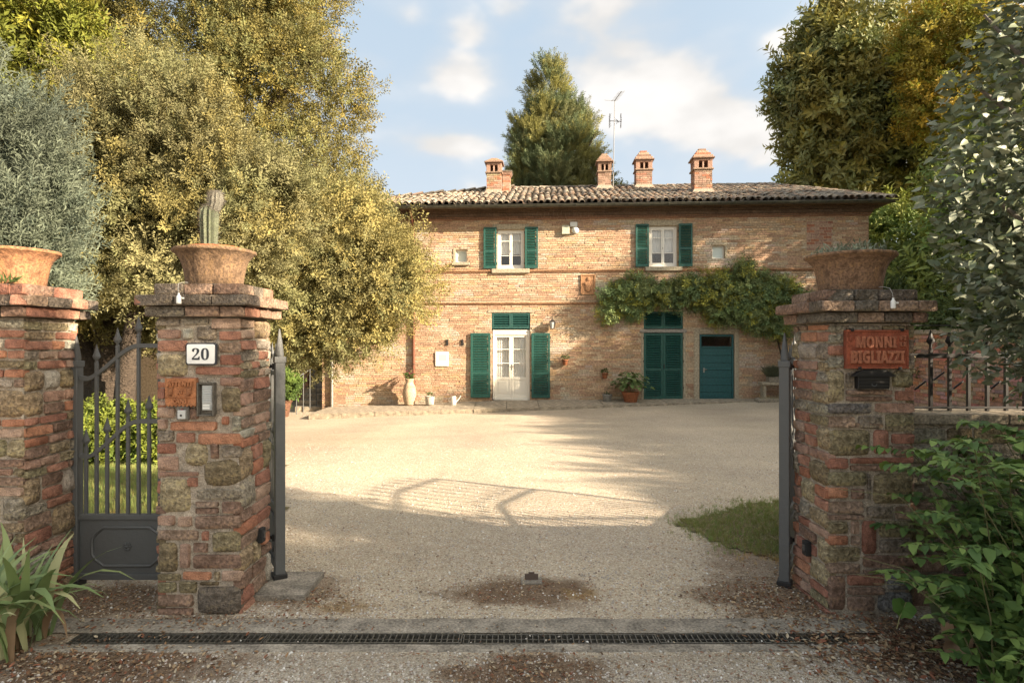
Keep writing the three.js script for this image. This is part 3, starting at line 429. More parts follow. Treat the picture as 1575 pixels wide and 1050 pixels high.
// ---------------------------------------------------------------- iron gates
function gateLeaf(name, label, width, nBars) { // hinge post at x = 0, wave rising towards the free side
  const t = thing(name, label, 'gate');
  const wave = (x, a, b) => lerp(a, b, smooth(x, width * 0.10, width * 0.60)), post = 0.06;
  part('hinge_post', merge([soft(-0.032, 0.032, 0, 1.44, -0.032, 0.032, 0.006), soft(-0.037, 0.037, 1.425, 1.465, -0.037, 0.037, 0.004)]), M.iron, t);
  part('post_spear', lathe([[0.030, 0], [0.033, 0.02], [0.024, 0.09], [0.006, 0.185], [0, 0.19]], 4).rotateY(Math.PI / 4).translate(0, 1.46, 0), M.iron, t);
  part('shoe', soft(-0.045, 0.045, -0.01, 0.03, -0.045, 0.045, 0.006), M.ironDark, t);
  part('meeting_post', soft(width - 0.05, width, 0.03, 1.60, -0.02, 0.02, 0.005), M.iron, t);
  part('panel', soft(0.032, width - 0.05, 0.05, 0.44, -0.004, 0.004, 0.002), M.iron, t);
  part('middle_rail', soft(0.032, width - 0.05, 0.428, 0.462, -0.02, 0.02, 0.004), M.iron, t); part('bottom_rail', soft(0.032, width - 0.05, 0.035, 0.075, -0.02, 0.02, 0.004), M.iron, t);
  const a = 0.115, b = width - 0.13, y0 = 0.125, y1 = 0.375, cut = 0.075, ring = [[a + cut, y0], [b - cut, y0], [b - cut * 0.3, y0 + cut * 0.55], [b, y0 + cut], [b, y1 - cut], [b - cut * 0.3, y1 - cut * 0.55], [b - cut, y1], [a + cut, y1], [a + cut * 0.3, y1 - cut * 0.55], [a, y1 - cut], [a, y0 + cut], [a + cut * 0.3, y0 + cut * 0.55]];
  for (const z of [0.008, -0.008]) { part('moulding', tubeGeo([...ring, ring[0], ring[1]].map(([x, y]) => [x, y, z, 0.010]), 6), M.iron, t); const petals = []; for (let k = 0; k < 6; k++) { const q = k / 6 * 2 * Math.PI; petals.push(new THREE.SphereGeometry(0.011, 8, 6).scale(1, 1, 0.7).translate((a + b) / 2 + Math.cos(q) * 0.020, 0.25 + Math.sin(q) * 0.020, z)); } petals.push(new THREE.SphereGeometry(0.012, 8, 6).translate((a + b) / 2, 0.25, z * 1.3)); part('rosette', merge(petals), M.iron, t); }
  for (const [ya, yb] of [[1.360, 1.565], [0.850, 1.07]]) { const pts = [], m = new MB(); for (let i = 0; i <= 36; i++) { const x = 0.03 + (width - 0.075) * i / 36; pts.push([x, wave(x, ya, yb) - 0.012 * Math.exp(-Math.pow((x / width - 0.12) / 0.08, 2))]); } for (let i = 0; i + 1 < pts.length; i++) { const [xa, p] = pts[i], [xb, q] = pts[i + 1], h = 0.014, d = 0.012; m.hexa([[xa, p - h, d], [xb, q - h, d], [xb, q - h, -d], [xa, p - h, -d], [xa, p + h, d], [xb, q + h, d], [xb, q + h, -d], [xa, p + h, -d]], null, i ? (i + 2 < pts.length ? '13' : '3') : '1'); } part('wave_rail', m.geo(0.5), M.iron, t); }
  const tip = lathe([[0.011, 0], [0.012, 0.012], [0.010, 0.018], [0.026, 0.034], [0.028, 0.045], [0.016, 0.072], [0.006, 0.11], [0, 0.125]], 8).scale(1, 1, 0.55);
  const step = (width - 0.08) / nBars;
  for (let i = 0; i < nBars; i++) { const x = 0.032 + step * (i + 0.5 + (nBars > 9 ? 0 : 0.05)), tallBar = i % 2 === 1, y = tallBar ? wave(x, 1.360, 1.565) + 0.075 : wave(x, 0.850, 1.07) + 0.055; const bar = part('bar', soft(-0.010, 0.010, 0.455, y, -0.010, 0.010, 0.003), M.iron, t); bar.position.x = x; const s = part('spear', tip, M.iron, bar); s.position.y = y - 0.005; }
  return t;
}
const wicket = gateLeaf('pedestrian_gate', 'closed grey iron footgate between the two left pillars', 0.70, 9); wicket.position.set(-2.865, 0.008, -4.05);
const leafL = gateLeaf('driveway_gate', 'open grey iron gate leaf swung back behind the numbered pillar', 1.75, 23); leafL.position.set(-1.545, 0.035, -4.10); leafL.rotation.y = Math.PI - (Math.PI / 2 - 0.53) ;
const leafR = gateLeaf('driveway_gate', 'open grey iron gate leaf swung back behind the plaque pillar', 1.75, 23); leafR.position.set(1.79, 0.008, -4.05); leafR.rotation.y = Math.PI / 2 - 0.53;
leafL.userData.group = leafR.userData.group = 'driveway gate leaves';
for (const [leaf, x, z, s] of [[leafL, -1.545, -4.10, -1], [leafR, 1.79, -4.05, 1]]) for (const y of [1.435, 0.30]) {
  const t = sub('hinge', scene);
  part('strap', soft(0.03, 0.135, -0.011, 0.011, -0.006, 0.006, 0.003), M.ironDark, t); part('pin', new THREE.CylinderGeometry(0.014, 0.014, 0.04, 12).translate(0.035, 0, 0), M.ironDark, t); part('nut', new THREE.CylinderGeometry(0.009, 0.009, 0.016, 6).rotateX(Math.PI / 2).translate(0.085, 0, 0.004), M.iron, t);
  t.position.set(x, y, z + 0.02); t.rotation.y = s > 0 ? 0.35 : Math.PI - 0.35; t.updateMatrixWorld(); leaf.updateMatrixWorld(); leaf.attach(t);
}
whole('concrete_slab', soft(-0.19, 0.19, -0.05, 0.035, -0.19, 0.21, 0.008), M.concrete, 'square concrete slab under the left gate post', 'slab').position.set(-1.47, 0, -4.02);
{ const t = thing('gate_stop', 'small iron gate stop in the middle of the drive', 'gate stop'); t.position.set(0.13, 0, -4.12); part('base', soft(-0.07, 0.07, -0.02, 0.012, -0.06, 0.06, 0.004), M.concrete, t); part('catch', merge([soft(-0.045, 0.045, 0.01, 0.05, -0.012, 0.004, 0.003), soft(-0.02, 0.02, 0.05, 0.062, -0.01, 0.002, 0.003)]), std([0.10, 0.07, 0.055], { roughness: 0.8 }), t); }

// ---------------------------------------------------------------- garden wall and railing on the right
{
  const t = thing('garden_wall', 'low grey stone garden wall beside the plaque pillar', 'wall'), r = rng(31), x0 = 2.372, x1 = 8.15, zf = -3.74, top = 1.10;
  part('mortar_core', soft(x0, x1, -0.15, top, zf - 0.30, zf - 0.012, 0.01), M.mortar, t);
  const far = []; let y = -0.03;
  while (y < top - 0.02) { const h = Math.min(0.07 + r() * 0.11, top - y - 0.004); let x = x0 + 0.01; while (x < x1 - 0.05) { let l = 0.16 + r() * 0.24; if (x1 - x - l < 0.1) l = x1 - x - 0.01; const g = laid(l - 0.014, h - 0.012, 0.05, 0.25, r); if (x < 3.6) { const m = part('stone', g, toneMat(['grey', 'olive', 'brown', 'grey', 'dark', 'pink', 'olive'][Math.floor(r() * 7)], Math.floor(r() * 3)), t); m.position.set(x + l / 2, y + h / 2, zf); } else far.push(g.translate(x + l / 2, y + h / 2, zf)); x += l; } y += h; }
  part('far_stones', merge(far), toneMat('grey', 0), t).userData.kind = 'stuff';
  let x = x0; while (x < x1) { const l = Math.min(0.5 + r() * 0.2, x1 - x); part('coping_slab', soft(x + 0.003, x + l - 0.003, top, top + 0.062, zf - 0.33, zf + 0.03, 0.008), M.paving, t); x += l; if (x1 - x < 0.1) break; }
  const f = thing('wall_railing', 'dark iron spear railing standing on the low garden wall', 'railing'), zr = -3.9;
  part('bottom_rail', soft(2.372, 8.1, 1.175, 1.19, zr - 0.012, zr + 0.012, 0.003), M.ironDark, f); part('top_rail', soft(2.372, 8.1, 1.495, 1.523, zr - 0.014, zr + 0.014, 0.003), M.ironDark, f);
  part('wire', tubeGeo([[2.37, 1.702, zr, 0.004], [5, 1.69, zr, 0.004], [8.1, 1.70, zr, 0.004]], 6), M.ironDark, f);
  const tip = lathe([[0.010, 0], [0.010, 0.03], [0.026, 0.045], [0.028, 0.055], [0.014, 0.085], [0.005, 0.115], [0, 0.125]], 8).scale(1, 1, 0.5);
  for (let i = 0; i < 8; i++) { const b = part('bar', soft(-0.010, 0.010, 1.16, 1.555, -0.010, 0.010, 0.003), M.ironDark, f); b.position.set(2.646 + 0.119 * i - 0.119, 0, zr); if (i === 0) b.position.x = 2.52; const s = part('spear', tip, M.ironDark, b); s.position.y = 1.55; const k = part('slanted_bar', soft(-0.045, 0.045, -0.005, 0.005, -0.005, 0.005, 0.002), M.ironDark, f); k.position.set(2.60 + 0.119 * i, 1.32 + (i % 2) * 0.06, zr - 0.03); k.rotation.z = 0.65; }  // short slanted dark pieces in two offset rows, set just behind the bars
  const more = []; for (let xx = 2.646 + 0.119 * 7; xx < 8.05; xx += 0.119) more.push(soft(xx - 0.01, xx + 0.01, 1.16, 1.6, zr - 0.01, zr + 0.01, 0.003)); part('far_bars', merge(more), M.ironDark, f).userData.kind = 'stuff';
}

// ---------------------------------------------------------------- the farmhouse
// local frame: x along the front, y up, z out towards the courtyard
const house = thing('farmhouse', 'long two storey brick farmhouse with green louvred shutters', 'house');
house.position.set(0, 0, -19); house.rotation.y = -0.0611;
const HX0 = -5.97, HX1 = 10.63, EAVE = 5.70;
const openings = [ // x0, x1, y0, y1
  [-0.45, 0.37, 3.84, 5.04], [4.18, 5.02, 3.87, 5.10], [-1.76, -1.40, 4.05, 4.44], [6.06, 6.43, 4.10, 4.49],
  [-0.61, 0.55, -0.22, 1.96], [4.01, 5.19, -0.2, 1.86], [4.01, 5.19, 1.98, 2.51], [5.68, 6.71, -0.18, 1.82], [-0.63, 0.56, 1.97, 2.48]];
const solid = [[-0.60, 0.52, 5.05, 5.22], [4.03, 5.17, 5.11, 5.27], [-0.62, 0.54, 3.70, 3.835], [4.05, 5.15, 3.735, 3.865], [-1.86, -1.30, 3.95, 4.045], [-1.83, -1.765, 4.05, 4.5], [8.83, 9.60, 4.31, 5.18], [2.10, 2.55, 3.03, 3.65], [3.9, 5.3, 1.865, 1.975], [5.50, 5.675, -0.3, 2.0], [6.715, 6.85, -0.3, 2.0], [5.675, 6.715, 1.825, 2.0], [-0.75, 0.68, 2.485, 2.58], [6.435, 6.5, 4.1, 4.5], [3.93, 4.005, -0.3, 2.0], [5.195, 5.27, -0.3, 2.0]];
const band = [[3.715, 3.80], [2.73, 2.80]];
const HZ = (x) => x;
{
  // the wall itself, pierced by its openings
  const s = new THREE.Shape(); s.moveTo(HX0, -0.8); s.lineTo(HX1, -0.8); s.lineTo(HX1, EAVE); s.lineTo(HX0, EAVE);
  for (const [a, b, c, d] of [...openings.slice(0, 4), [-0.63, 0.56, -0.22, 2.48], [4.01, 5.19, -0.2, 2.51], openings[7]]) { const h = new THREE.Path(); h.moveTo(a, c); h.lineTo(a, d); h.lineTo(b, d); h.lineTo(b, c); s.holes.push(h); }
  const wall = part('front_wall', new THREE.ExtrudeGeometry(s, { depth: 0.44, bevelEnabled: false }).translate(0, 0, -0.45), M.houseMortar, house);
  const r = rng(404), list = [], pal = [[0.61, 0.425, 0.27], [0.59, 0.385, 0.26], [0.65, 0.49, 0.335], [0.50, 0.32, 0.215], [0.57, 0.455, 0.325], [0.64, 0.44, 0.26], [0.55, 0.36, 0.245]];
  const lime = [0.66, 0.57, 0.46];
  const hit = (a, b, c, d) => [...openings, ...solid].find(([p, q, s1, t1]) => a < q && b > p && c < t1 - 0.004 && d > s1 + 0.004);
  let y = -0.70;
  while (y < 5.30) {
    const h = Math.min(0.058 + r() * 0.014, 5.33 - y); if (h < 0.03) break;
    const inBand = band.some(([a, b]) => y + h > a && y < b);
    let x = HX0 + (r() < 0.5 ? 0 : -0.1);
    while (x < HX1 - 0.02) {
      let w = r() < 0.22 ? 0.12 + r() * 0.05 : 0.21 + r() * 0.11, x0 = Math.max(x, HX0 + 0.003), x1 = Math.min(x + w, HX1 - 0.003);
      x += w + 0.006;
      if (inBand) continue;
      const o = hit(x0, x1, y, y + h);
      if (o) { if (x0 >= o[0] && x1 <= o[1]) continue; if (x0 < o[0]) x1 = o[0] - 0.004; else { x0 = o[1] + 0.004; } if (x1 - x0 < 0.05 || hit(x0, x1, y, y + h)) continue; }
      const red = fbm(x0 * 0.55, y * 0.8, 3, 3), white = fbm(x0 * 0.9 + 20, y * 1.3, 8, 4), rub = fbm(x0 * 0.4 + 7, y * 0.6, 1, 3);
      let c = pal[Math.floor(r() * pal.length)]; if (red > 0.12 && r() < 0.7) c = pal[[1, 3, 6, 1][Math.floor(r() * 4)]]; if (red < -0.12 && r() < 0.7) c = pal[[2, 0, 2, 5][Math.floor(r() * 4)]];
      const k = 0.82 + r() * 0.34, wl = smooth(white + (r() - 0.5) * 0.22, 0.06, 0.26) * 0.85; c = c.map((v, i) => lerp(v * k, lime[i] * (0.9 + r() * 0.15), wl));
      list.push({ x0, x1, y0: y + 0.004 + (r() - 0.5) * 0.006, y1: y + h - 0.004 + (r() - 0.5) * 0.006, z: (r() - 0.35) * 0.016 * (1 - wl), c, j: [r(), r(), r(), r()].map((q) => (q - 0.5) * 0.012) });
    }
    y += h + 0.004;
  }
  const brick = (m, b, col) => { const [p, q, u, v] = b.j, z = Math.max(-0.006, b.z) + 0.004; m.hexa([[b.x0 + p, b.y0, z], [b.x1 + q, b.y0 + u, z + q * 0.5], [b.x1, b.y0, -0.03], [b.x0, b.y0, -0.03], [b.x0 + u * 0.6, b.y1 + v * 0.5, z + p * 0.5], [b.x1 + v * 0.6, b.y1, z], [b.x1, b.y1, -0.03], [b.x0, b.y1, -0.03]], col, '2'); };
  list.sort((a, b) => (b.x1 - b.x0) * (b.y1 - b.y0) - (a.x1 - a.x0) * (a.y1 - a.y0));
  const own = list.slice(0, 300), rest = list.slice(300), bm = pal.map((c) => rough(c, { bumpScale: 0.008 })).concat([rough(lime)]);
  for (const b of own) { const m = new MB(); brick(m, b); let best = 0, bd = 9; [...pal, lime].forEach((c, i) => { const d = Math.hypot(c[0] - b.c[0], c[1] - b.c[1], c[2] - b.c[2]); if (d < bd) { bd = d; best = i; } }); part('brick', m.geo(), bm[best], wall); }
  const m = new MB(); for (const b of rest) brick(m, b, b.c); part('brickwork', m.geo(), M.brickV, wall).userData.kind = 'stuff';
  // string courses and the stepped cornice, of bricks on edge
  const row = (y0, y1, z, step, tone, seed) => { const q = rng(seed), mm = new MB(); let x = HX0 - z * 0.6; while (x < HX1 + z * 0.6) { const w = step * (0.85 + q() * 0.3), e = (q() - 0.5) * 0.006, k = 0.8 + q() * 0.4; mm.box(x + 0.003, Math.min(x + w - 0.004, HX1 + z * 0.6), y0 + e * 0.5, y1 + e * 0.4, -0.02, z + e, tone.map((v) => v * k)); x += w; } return mm.geo(); };
  for (const [i, [a, b]] of band.entries()) { const sc = part('string_course', boxGeo(HX0 - 0.01, HX1 + 0.01, a + 0.006, b - 0.004, -0.02, 0.018), M.houseMortar, house); part('brick_row', row(a, a + 0.036, 0.030, 0.27, [0.42, 0.225, 0.125], 51 + i), M.brickV, sc).userData.kind = 'stuff'; part('brick_row', row(a + 0.04, b, 0.055, 0.25, [0.46, 0.255, 0.14], 61 + i), M.brickV, sc).userData.kind = 'stuff'; }
  const co = part('cornice', boxGeo(HX0 - 0.02, HX1 + 0.02, 5.335, 5.69, -0.02, 0.03), M.houseMortar, house);
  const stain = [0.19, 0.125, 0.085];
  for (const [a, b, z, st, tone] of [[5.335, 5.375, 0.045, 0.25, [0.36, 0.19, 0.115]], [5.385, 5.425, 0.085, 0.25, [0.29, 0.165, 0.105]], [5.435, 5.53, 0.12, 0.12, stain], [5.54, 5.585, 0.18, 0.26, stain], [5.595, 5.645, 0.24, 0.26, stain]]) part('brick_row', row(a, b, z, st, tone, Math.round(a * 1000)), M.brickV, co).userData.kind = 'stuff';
  // the remaining walls
  part('side_wall', boxGeo(HX1 - 0.45, HX1 - 0.001, -0.8, EAVE, -8.4, -0.452), M.houseMortar, house); part('side_wall', boxGeo(HX0 + 0.001, HX0 + 0.45, -0.8, EAVE, -8.4, -0.452), M.houseMortar, house); part('rear_wall', boxGeo(HX0, HX1, -0.8, EAVE, -8.85, -8.402), M.houseMortar, house);
  part('upper_floor', boxGeo(HX0 + 0.46, HX1 - 0.46, 2.6, 2.75, -8.39, -0.46), std([0.30, 0.22, 0.15]), house);
  // stone dressings
  for (const [a, b, c, d, z] of [[-0.60, 0.52, 5.05, 5.21, 0.012], [4.03, 5.17, 5.115, 5.265, 0.012], [-0.75, 0.68, 2.49, 2.575, 0.010], [3.9, 5.3, 1.87, 1.97, 0.02]]) part('lintel', soft(a, b, c, d, -0.14, z, 0.006), a === 3.9 ? rough([0.36, 0.34, 0.31]) : M.stoneTrim, house);
  for (const [a, b, c, d] of [[-0.62, 0.54, 3.70, 3.832], [4.05, 5.15, 3.735, 3.862], [-1.86, -1.30, 3.955, 4.042]]) part('sill', soft(a, b, c, d, -0.30, 0.085, 0.008), M.stoneTrim, house);
  for (const [a, b, c, d] of [[5.52, 5.672, -0.25, 1.99], [6.718, 6.84, -0.25, 1.99], [5.676, 6.714, 1.83, 1.985], [3.94, 4.002, -0.25, 1.86], [5.198, 5.265, -0.25, 1.86]]) part('jamb', soft(a, b, c, d, -0.10, 0.012, 0.006), M.stoneTrim, house);
  part('jamb', soft(-1.825, -1.768, 4.045, 4.49, -0.12, 0.014, 0.004), M.stoneTrim, house); part('jamb', soft(6.437, 6.495, 4.1, 4.49, -0.12, 0.014, 0.004), M.stoneTrim, house);
  // the bricked-up window and the terracotta relief
  const blind = part('blind_window', boxGeo(8.832, 9.598, 4.312, 5.178, -0.03, -0.012), M.houseMortar, house), q = rng(12);
  for (let yy = 4.32, k = 0; yy < 5.12; yy += 0.088, k++) for (let xx = 8.835 - (k % 2) * 0.12; xx < 9.58; xx += 0.245) { const a = Math.max(xx, 8.836), b = Math.min(xx + 0.232, 9.594); if (b - a > 0.04) part('brick', boxGeo(a, b, yy, yy + 0.078, -0.02, -0.006 + q() * 0.004), toneMat(['pink', 'orange', 'pink', 'red'][Math.floor(q() * 4)], Math.floor(q() * 3)), blind); }
  const relief = part('relief_panel', soft(2.105, 2.545, 3.035, 3.645, -0.03, 0.025, 0.01), rough([0.50, 0.27, 0.14]), house, 'terracotta relief panel set in the wall between the floors');
  part('figure', merge([new THREE.SphereGeometry(0.06, 12, 10).scale(1, 1.2, 0.5).translate(2.34, 3.50, 0.03), new THREE.SphereGeometry(0.12, 12, 10).scale(0.8, 1.5, 0.3).translate(2.32, 3.28, 0.028), new THREE.SphereGeometry(0.045, 10, 8).scale(1, 1.1, 0.5).translate(2.25, 3.36, 0.05), new THREE.SphereGeometry(0.05, 10, 8).scale(0.6, 1.6, 0.4).translate(2.42, 3.22, 0.04)]), rough([0.48, 0.26, 0.14]), relief);
  part('border', merge([soft(2.105, 2.545, 3.605, 3.645, 0.02, 0.042), soft(2.105, 2.545, 3.035, 3.075, 0.02, 0.042), soft(2.105, 2.14, 3.075, 3.605, 0.02, 0.042), soft(2.51, 2.545, 3.075, 3.605, 0.02, 0.042)]), rough([0.50, 0.27, 0.14]), relief);
}
// windows
function casement(x0, x1, y0, y1, z, rows, parent, curtainFrom, label) {
  const w = part('window', merge([soft(x0, x0 + 0.055, y0, y1, z - 0.06, z + 0.012), soft(x1 - 0.055, x1, y0, y1, z - 0.06, z + 0.012), soft(x0 + 0.055, x1 - 0.055, y1 - 0.06, y1, z - 0.06, z + 0.012), soft(x0 + 0.055, x1 - 0.055, y0, y0 + 0.05, z - 0.06, z + 0.02)]), M.frame, parent, label);
  const mid = (x0 + x1) / 2;
  for (const [a, b] of [[x0 + 0.057, mid - 0.002], [mid + 0.002, x1 - 0.057]]) {
    const A = y0 + 0.052, B = y1 - 0.062, f = 0.042;
    part('sash', merge([soft(a, a + f, A, B, z - 0.04, z + 0.006), soft(b - f, b, A, B, z - 0.04, z + 0.006), soft(a + f, b - f, B - f, B, z - 0.04, z + 0.006), soft(a + f, b - f, A, A + f * 1.6, z - 0.04, z + 0.006)]), M.frame, w);
    const ys = rows.map((k) => lerp(A + f * 1.6, B - f, k)); for (const yy of ys) part('muntin', soft(a + f, b - f, yy - 0.012, yy + 0.012, z - 0.035, z + 0.002, 0.004), M.frame, w);
    const edges = [A + f * 1.6, ...ys, B - f]; for (let i = 0; i + 1 < edges.length; i++) part('pane', boxGeo(a + f - 0.004, b - f + 0.004, edges[i] + (i ? 0.008 : -0.004), edges[i + 1] - 0.008, z - 0.0185, z - 0.0165), M.glass, w);
    if (curtainFrom !== null) { const m = new MB(), ya = lerp(A, B, curtainFrom), N = 26; for (let i = 0; i < N; i++) { const X = (k) => lerp(a, b, k / N), Z = (k) => z - 0.11 + 0.012 * Math.sin(k * 1.9 + a * 7); m.quad([X(i), ya, Z(i)], [X(i + 1), ya, Z(i + 1)], [X(i + 1), B, Z(i + 1)], [X(i), B, Z(i)]); } part('curtain', m.geo(1.2), M.curtain, w); }
  }
  part('handle', soft(mid - 0.008, mid + 0.008, (y0 + y1) / 2 - 0.08, (y0 + y1) / 2 - 0.02, z + 0.006, z + 0.03, 0.004), M.zinc, w);
  return w;
}
casement(-0.448, 0.368, 3.842, 5.038, -0.10, [0.30, 0.76], house, 0.38, 'white casement window above the white door');
casement(4.182, 5.018, 3.872, 5.098, -0.10, [0.30, 0.76], house, 0.36, 'white casement window above the green louvred door');
for (const [a, b, c, d] of [[-1.758, -1.402, 4.052, 4.438], [6.062, 6.428, 4.102, 4.488]]) { const w = part('small_window', merge([soft(a, a + 0.035, c, d, -0.15, -0.10), soft(b - 0.035, b, c, d, -0.15, -0.10), soft(a + 0.035, b - 0.035, d - 0.035, d, -0.15, -0.10), soft(a + 0.035, b - 0.035, c, c + 0.035, -0.15, -0.10)]), M.frame, house); part('pane', boxGeo(a + 0.03, b - 0.03, c + 0.03, d - 0.03, -0.135, -0.128), M.frosted, w); }
// a louvred panel: a framed leaf with slats, zones given as fractions of the clear height
function louvred(name, x0, x1, y0, y1, z, mat, parent, { stile = 0.055, railY = [], pitch = 0.046, turn = 0, label, rings = true } = {}) {
  const w = x1 - x0, h = y1 - y0, g = [soft(0, stile, 0, h, -0.017, 0.017, 0.004), soft(w - stile, w, 0, h, -0.017, 0.017, 0.004), soft(stile, w - stile, 0, stile * 1.5, -0.017, 0.017, 0.004), soft(stile, w - stile, h - stile * 1.1, h, -0.017, 0.017, 0.004)], stops = [stile * 1.5];
  for (const k of railY) { g.push(soft(stile, w - stile, h * k - 0.035, h * k + 0.035, -0.017, 0.017, 0.004)); stops.push(h * k - 0.035, h * k + 0.035); } stops.push(h - stile * 1.1);
  const p = part(name, merge(g), mat, parent, label), slat = soft(stile - 0.004, w - stile + 0.004, -0.005, 0.005, -0.024, 0.024, 0.002);
  for (let i = 0; i < stops.length; i += 2) { const n = Math.max(1, Math.floor((stops[i + 1] - stops[i]) / pitch)), st = (stops[i + 1] - stops[i]) / n; for (let k = 0; k < n; k++) { const s = part('slat', slat, mat, p); s.position.y = stops[i] + st * (k + 0.5); s.rotation.x = 0.72; } }
  p.position.set(x0, y0, z); if (turn) { if (turn < 0) p.rotation.y = turn; else { p.rotation.y = turn; } }
  return p;
}
const hook = (x, y) => part('shutter_hook', soft(x - 0.01, x + 0.01, y - 0.03, y + 0.03, 0.0, 0.035, 0.004), M.ironDark, house);
louvred('shutter', -0.875, -0.475, 3.84, 5.11, 0.055, M.shutter, house, { railY: [0.42], label: 'green louvred shutter on the window above the white door' }); louvred('shutter', 0.40, 0.80, 3.84, 5.11, 0.055, M.shutter, house, { railY: [0.42] });
louvred('shutter', 3.76, 4.16, 3.86, 5.16, 0.055, M.shutter, house, { railY: [0.42] }); louvred('shutter', 5.05, 5.46, 3.86, 5.16, 0.055, M.shutter, house, { railY: [0.42] });
louvred('shutter', -1.275, -0.665, -0.13, 1.86, 0.06, M.shutter, house, { railY: [0.38], pitch: 0.05, stile: 0.065, label: 'tall green louvred shutter beside the white door' }); louvred('shutter', 0.60, 1.17, -0.13, 1.86, 0.06, M.shutter, house, { railY: [0.38], pitch: 0.05, stile: 0.065 });
for (const [x, y] of [[-0.46, 4.0], [-0.46, 4.95], [0.385, 4.0], [0.385, 4.95], [4.17, 4.0], [4.17, 4.95], [5.035, 4.0], [5.035, 4.95], [-0.655, 0.1], [-0.655, 1.7], [0.585, 0.1], [0.585, 1.7], [4.0, 0.2], [4.0, 1.0], [4.0, 1.7], [5.205, 0.2], [5.205, 1.0], [5.205, 1.7]]) hook(x, y);
// the two louvred fanlights and the louvred double door
louvred('louvred_fanlight', -0.62, -0.035, 1.99, 2.475, -0.03, M.shutterDark, house, { pitch: 0.062 }); louvred('louvred_fanlight', -0.033, 0.55, 1.99, 2.475, -0.03, M.shutterDark, house, { pitch: 0.062 });
louvred('louvred_fanlight', 4.015, 4.598, 1.985, 2.505, -0.03, M.shutter, house, { pitch: 0.062 }); louvred('louvred_fanlight', 4.602, 5.185, 1.985, 2.505, -0.03, M.shutter, house, { pitch: 0.062 });
louvred('louvred_door', 4.012, 4.598, -0.17, 1.855, -0.03, M.shutter, house, { pitch: 0.052, stile: 0.07, railY: [0.45] }); const ld = louvred('louvred_door', 4.602, 5.188, -0.17, 1.855, -0.03, M.shutter, house, { pitch: 0.052, stile: 0.07, railY: [0.45], label: 'green louvred door leaf with a handle' });
part('handle', soft(0.01, 0.035, 0.95, 1.09, 0.017, 0.05, 0.005), M.ironDark, ld);

{ // the white glazed double door
  const d = part('glazed_door', merge([soft(-0.60, -0.545, -0.20, 1.955, -0.16, -0.05), soft(0.49, 0.545, -0.20, 1.955, -0.16, -0.05), soft(-0.545, 0.49, 1.80, 1.955, -0.16, -0.05), soft(-0.545, 0.49, -0.205, -0.15, -0.2, 0.03)]), M.cream, house, 'white glazed double door with net curtains');
  for (const [a, b] of [[-0.543, -0.03], [-0.026, 0.488]]) {
    const z = -0.08, f = 0.06; part('leaf_frame', merge([soft(a, a + f, -0.15, 1.798, z - 0.04, z), soft(b - f, b, -0.15, 1.798, z - 0.04, z), soft(a + f, b - f, 1.73, 1.798, z - 0.04, z), soft(a + f, b - f, -0.15, -0.06, z - 0.04, z), soft(a + f, b - f, 0.42, 0.50, z - 0.04, z)]), M.cream, d);
    part('lower_panel', soft(a + f - 0.004, b - f + 0.004, -0.062, 0.422, z - 0.03, z - 0.012, 0.004), M.cream, d); part('raised_panel', soft(a + f + 0.05, b - f - 0.05, 0.0, 0.36, z - 0.015, z - 0.004, 0.006), M.cream, d);
    const ys = [0.50, 0.93, 1.36, 1.73]; for (let i = 0; i < 3; i++) { part('pane', boxGeo(a + f - 0.004, b - f + 0.004, ys[i] + (i ? 0.01 : -0.004), ys[i + 1] - 0.01 + (i === 2 ? 0.014 : 0), z - 0.022, z - 0.02), M.glass, d); if (i) part('muntin', soft(a + f, b - f, ys[i] - 0.012, ys[i] + 0.012, z - 0.034, z - 0.002, 0.004), M.cream, d); }
    const m = new MB(), N = 30; for (let i = 0; i < N; i++) { const X = (k) => lerp(a + 0.02, b - 0.02, k / N), Z = (k) => z - 0.10 + 0.010 * Math.sin(k * 1.7 + a * 9); m.quad([X(i), 0.46, Z(i)], [X(i + 1), 0.46, Z(i + 1)], [X(i + 1), 1.76, Z(i + 1)], [X(i), 1.76, Z(i)]); } part('curtain', m.geo(1.2), M.curtain, d);
  }
  part('handle', merge([soft(-0.02, 0.012, 0.72, 0.90, -0.08, -0.066, 0.004), soft(-0.012, 0.085, 0.83, 0.85, -0.062, -0.046, 0.004)]), M.zinc, d);
}
{ // the teal boarded door with a dark light over it
  const d = part('boarded_door', merge([soft(5.69, 5.745, -0.165, 1.81, -0.09, -0.02), soft(6.645, 6.70, -0.165, 1.81, -0.09, -0.02), soft(5.745, 6.645, 1.75, 1.81, -0.09, -0.02), soft(5.745, 6.645, 1.40, 1.455, -0.09, -0.02)]), M.teal, house, 'teal door of horizontal boards with a dark light at the top');
  part('pane', boxGeo(5.74, 6.65, 1.45, 1.755, -0.07, -0.066), M.glass, d);
  for (let i = 0; i < 7; i++) part('board', soft(5.747, 6.643, -0.16 + i * 0.2235, -0.16 + i * 0.2235 + 0.219, -0.075, -0.038, 0.008), M.teal, d);
  part('handle', merge([soft(5.80, 5.84, 0.66, 0.80, -0.04, -0.028, 0.003), soft(5.81, 5.91, 0.745, 0.765, -0.02, -0.004, 0.004), soft(5.815, 5.83, 0.745, 0.765, -0.03, -0.01, 0.003)]), M.zinc, d);
}
